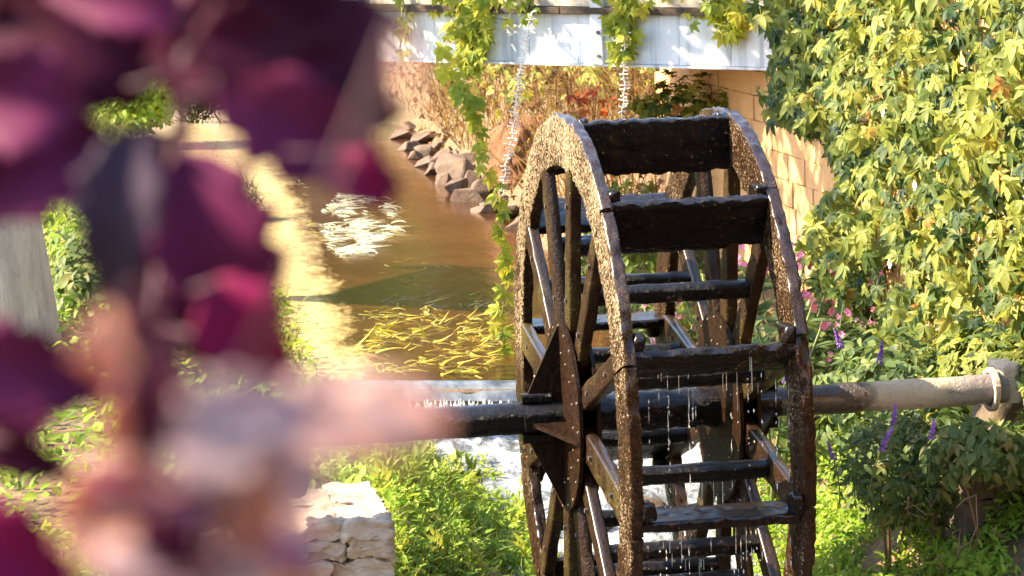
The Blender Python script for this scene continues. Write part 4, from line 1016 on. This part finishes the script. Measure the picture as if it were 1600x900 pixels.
def fg_leaf(plant, mat, cx, cy, L, W_, ang, D, tilt=0.0, curl=.45, fold=.35, roll=0.0, name='leaf', jag=.09):
    """a curved ovate leaf: centre seen at (cx,cy), length/width in photo pixels at distance D metres"""
    k = D/FPX; L = L*k; W_ = W_*k; c = atD(cx, cy, D); a = radians(ang)
    T = RT*cos(a)-UP*sin(a); T = T*cos(tilt)+FW*sin(tilt)*.9; T = T/np.linalg.norm(T); N = -FW-T*((-FW)@T); N = N/np.linalg.norm(N)
    B = np.cross(T, N); N = N*cos(roll)+B*sin(roll); B = np.cross(T, N)
    nu, nv = 18, 8; V = []; F = []
    for i in range(nu+1):
        t_ = i/nu; hw = W_*.5*((sin(pi*t_**.72)**.8)*(1+.13*sin(i*1.7+cx*.1))*(1-.25*t_**3) if 0 < t_ < 1 else 0)
        for j in range(nv+1):
            s_ = -1+2*j/nv; e = 1+jag*sin(i*2.3+j)*abs(s_)
            y = (t_-.5)*L; z = -curl*L*(t_-.5)**2 + fold*abs(s_)*hw + .05*W_*sin(t_*9+s_*2)*abs(s_)
            V.append((s_*hw*e, y, z))
    for i in range(nu):
        for j in range(nv): q = i*(nv+1)+j; F.append((q, q+1, q+nv+2, q+nv+1))
    me = bpy.data.meshes.new(name); me.from_pydata(V, [], F); me.update(); me.polygons.foreach_set('use_smooth', [True]*len(F))
    o = link(name, me, M[mat], plant)
    o.matrix_basis = Matrix.Translation(-Vector(plant.location)) @ Matrix(((B[0], T[0], N[0], c[0]), (B[1], T[1], N[1], c[1]), (B[2], T[2], N[2], c[2]), (0, 0, 0, 1)))
    md = o.modifiers.new('thickness', 'SOLIDIFY'); md.thickness = .0004
    return o, c-T*L*.5
def fg_plant(name, label, stem_px, D, leaves, rad=.0022):
    base = atD(stem_px[0][0], stem_px[0][1], D); gz = hz(base[0], base[1]); o = thing(name, label, 'shrub', (base[0], base[1], gz))
    b = vec(o.location); S = [atD(x, y, D) for x, y in stem_px]; mb = MB()
    pts = [Vector((0, 0, -.02)), (vec(S[0])-b)*.5+Vector((.01, 0, 0))]+[vec(p)-b for p in S]
    tube(mb, pts, [rad*3, rad*2.4]+list(np.linspace(rad*1.8, rad*.7, len(S))), 8); mb.build('stem', M['purple_stem'], o, smooth=True)
    dense = resample(S, 40)
    for lf in leaves:
        lo, bp_ = fg_leaf(o, *lf[:7], *(lf[7:] if len(lf) > 7 else ()))
        q = dense[np.argmin(np.linalg.norm(dense-bp_, axis=1))]
        mb = MB(); mid = (vec(q)+vec(bp_))/2+Vector((0, 0, -.003)); tube(mb, [vec(q)-b, mid-b, vec(bp_)-b], [.0011, .0009, .0008], 6); mb.build('petiole', M['purple_stem'], o, smooth=True)
    return o
# (material, cx, cy, length, width, direction of the tip in degrees below the horizontal, distance, tilt, curl, fold)
fg_plant('purple_shrub', 'out-of-focus dark purple leafy shrub close to the camera covering the left of the view', [(245, 1250), (240, 900), (232, 700), (240, 520), (262, 330), (285, 150), (290, -60)], .90, [
    ('purple_dark', 60, 40, 420, 260, 200, .92, .2), ('purple_mid', 170, 5, 260, 90, 190, .86, .3), ('purple_dark', 20, 120, 220, 260, 185, .93, 0), ('purple_mid', 20, 160, 220, 180, 185, .88, .2, .4),
    ('purple_mid', 35, 270, 300, 180, 150, .91, -.2), ('purple_dark', 150, 15, 320, 150, 180, .94, .1),
    ('purple_dark', 440, 60, 420, 250, -10, .90, .2), ('purple_dark', 470, 30, 330, 160, 0, .96, 0), ('purple_dark', 505, 150, 270, 210, 12, .93, .1), ('purple_dark', 400, 60, 200, 120, -5, .85, .3),
    ('purple_mid', 490, 215, 350, 165, 32, .86, .25, .4), ('magenta', 570, 285, 130, 80, 45, .84, .2), ('purple_dark', 545, 80, 190, 150, -60, .90, .1),
    ('purple_dark', 285, 130, 260, 50, 90, .93, 0), ('slate_leaf', 185, 345, 290, 140, 98, .84, .15, .5), ('purple_dark', 250, 290, 200, 140, 60, .93, .1), ('purple_dark', 215, 420, 280, 130, 80, .92, .1),
    ('purple_mid', 350, 415, 380, 205, 70, .88, .25, .5), ('magenta', 385, 520, 190, 150, 60, .86, .35, .5), ('magenta', 430, 560, 110, 70, 55, .88, .2), ('purple_dark', 300, 470, 260, 130, 75, .93, .1),
    ('purple_mid', 45, 585, 280, 150, 15, .88, .2, .4), ('magenta', 20, 535, 160, 60, 20, .90, .2), ('purple_mid', 10, 660, 110, 160, 90, .92, .1), ('purple_dark', 35, 715, 190, 75, 20, .90, .1),
    ('purple_dark', 232, 620, 260, 110, 95, .90, .1), ('magenta', 200, 600, 130, 70, 70, .86, .2), ('magenta', 25, 870, 260, 150, 35, .88, .2), ('purple_dark', 275, 820, 190, 90, 60, .92, .1), ('magenta', 180, 880, 130, 60, 30, .90, .1), ('purple_dark', 60, 925, 220, 90, 10, .93, .1)])
fg_plant('pink_shrub', 'very blurred pale pink and mauve sprig in front of the purple shrub, in the view', [(330, 1500), (330, 1100), (320, 900), (330, 760), (350, 640)], .50, [
    ('mauve_pale', 370, 680, 260, 150, -10, .50, .2), ('mauve_pale', 440, 740, 200, 110, 20, .52, .1), ('pink_pale', 560, 625, 230, 90, 12, .49, .2), ('pink_pale', 520, 680, 170, 90, 25, .53, .1),
    ('tan_pink', 600, 690, 170, 46, 40, .52, 0), ('tan_pink', 170, 530, 120, 110, -100, .55, .1), ('tan_pink', 160, 800, 190, 150, 150, .53, .1), ('pink_pale', 180, 740, 120, 80, 200, .55, .1),
    ('tan_pink', 330, 770, 120, 120, 80, .52, .1), ('mauve_pale', 300, 890, 320, 80, 5, .51, .1), ('tan_pink', 390, 830, 140, 110, 60, .52, 0), ('pink_pale', 450, 800, 120, 70, 30, .54, 0),
    ('purple_dark', 238, 640, 250, 92, 95, .47, .1), ('purple_dark', 222, 520, 150, 70, 80, .49, .1), ('tan_pink', 230, 860, 260, 120, 10, .53, .1), ('pink_pale', 620, 640, 190, 100, 18, .46, .2), ('tan_pink', 200, 660, 130, 90, 120, .54, .1), ('mauve_pale', 400, 640, 260, 110, 0, .47, .1),
    ('violet', 294, 812, 74, 50, 60, .50, .1), ('violet', 462, 856, 86, 40, 10, .50, .1), ('purple_dark', 272, 850, 150, 90, 40, .49, .1), ('tan_pink', 400, 760, 180, 90, 70, .50, .1), ('magenta', 190, 770, 110, 50, 30, .5, .1), ('pink_pale', 636, 110, 170, 20, 86, .45, .1), ('tan_pink', 460, 900, 150, 60, 20, .52, .1)], .0012)
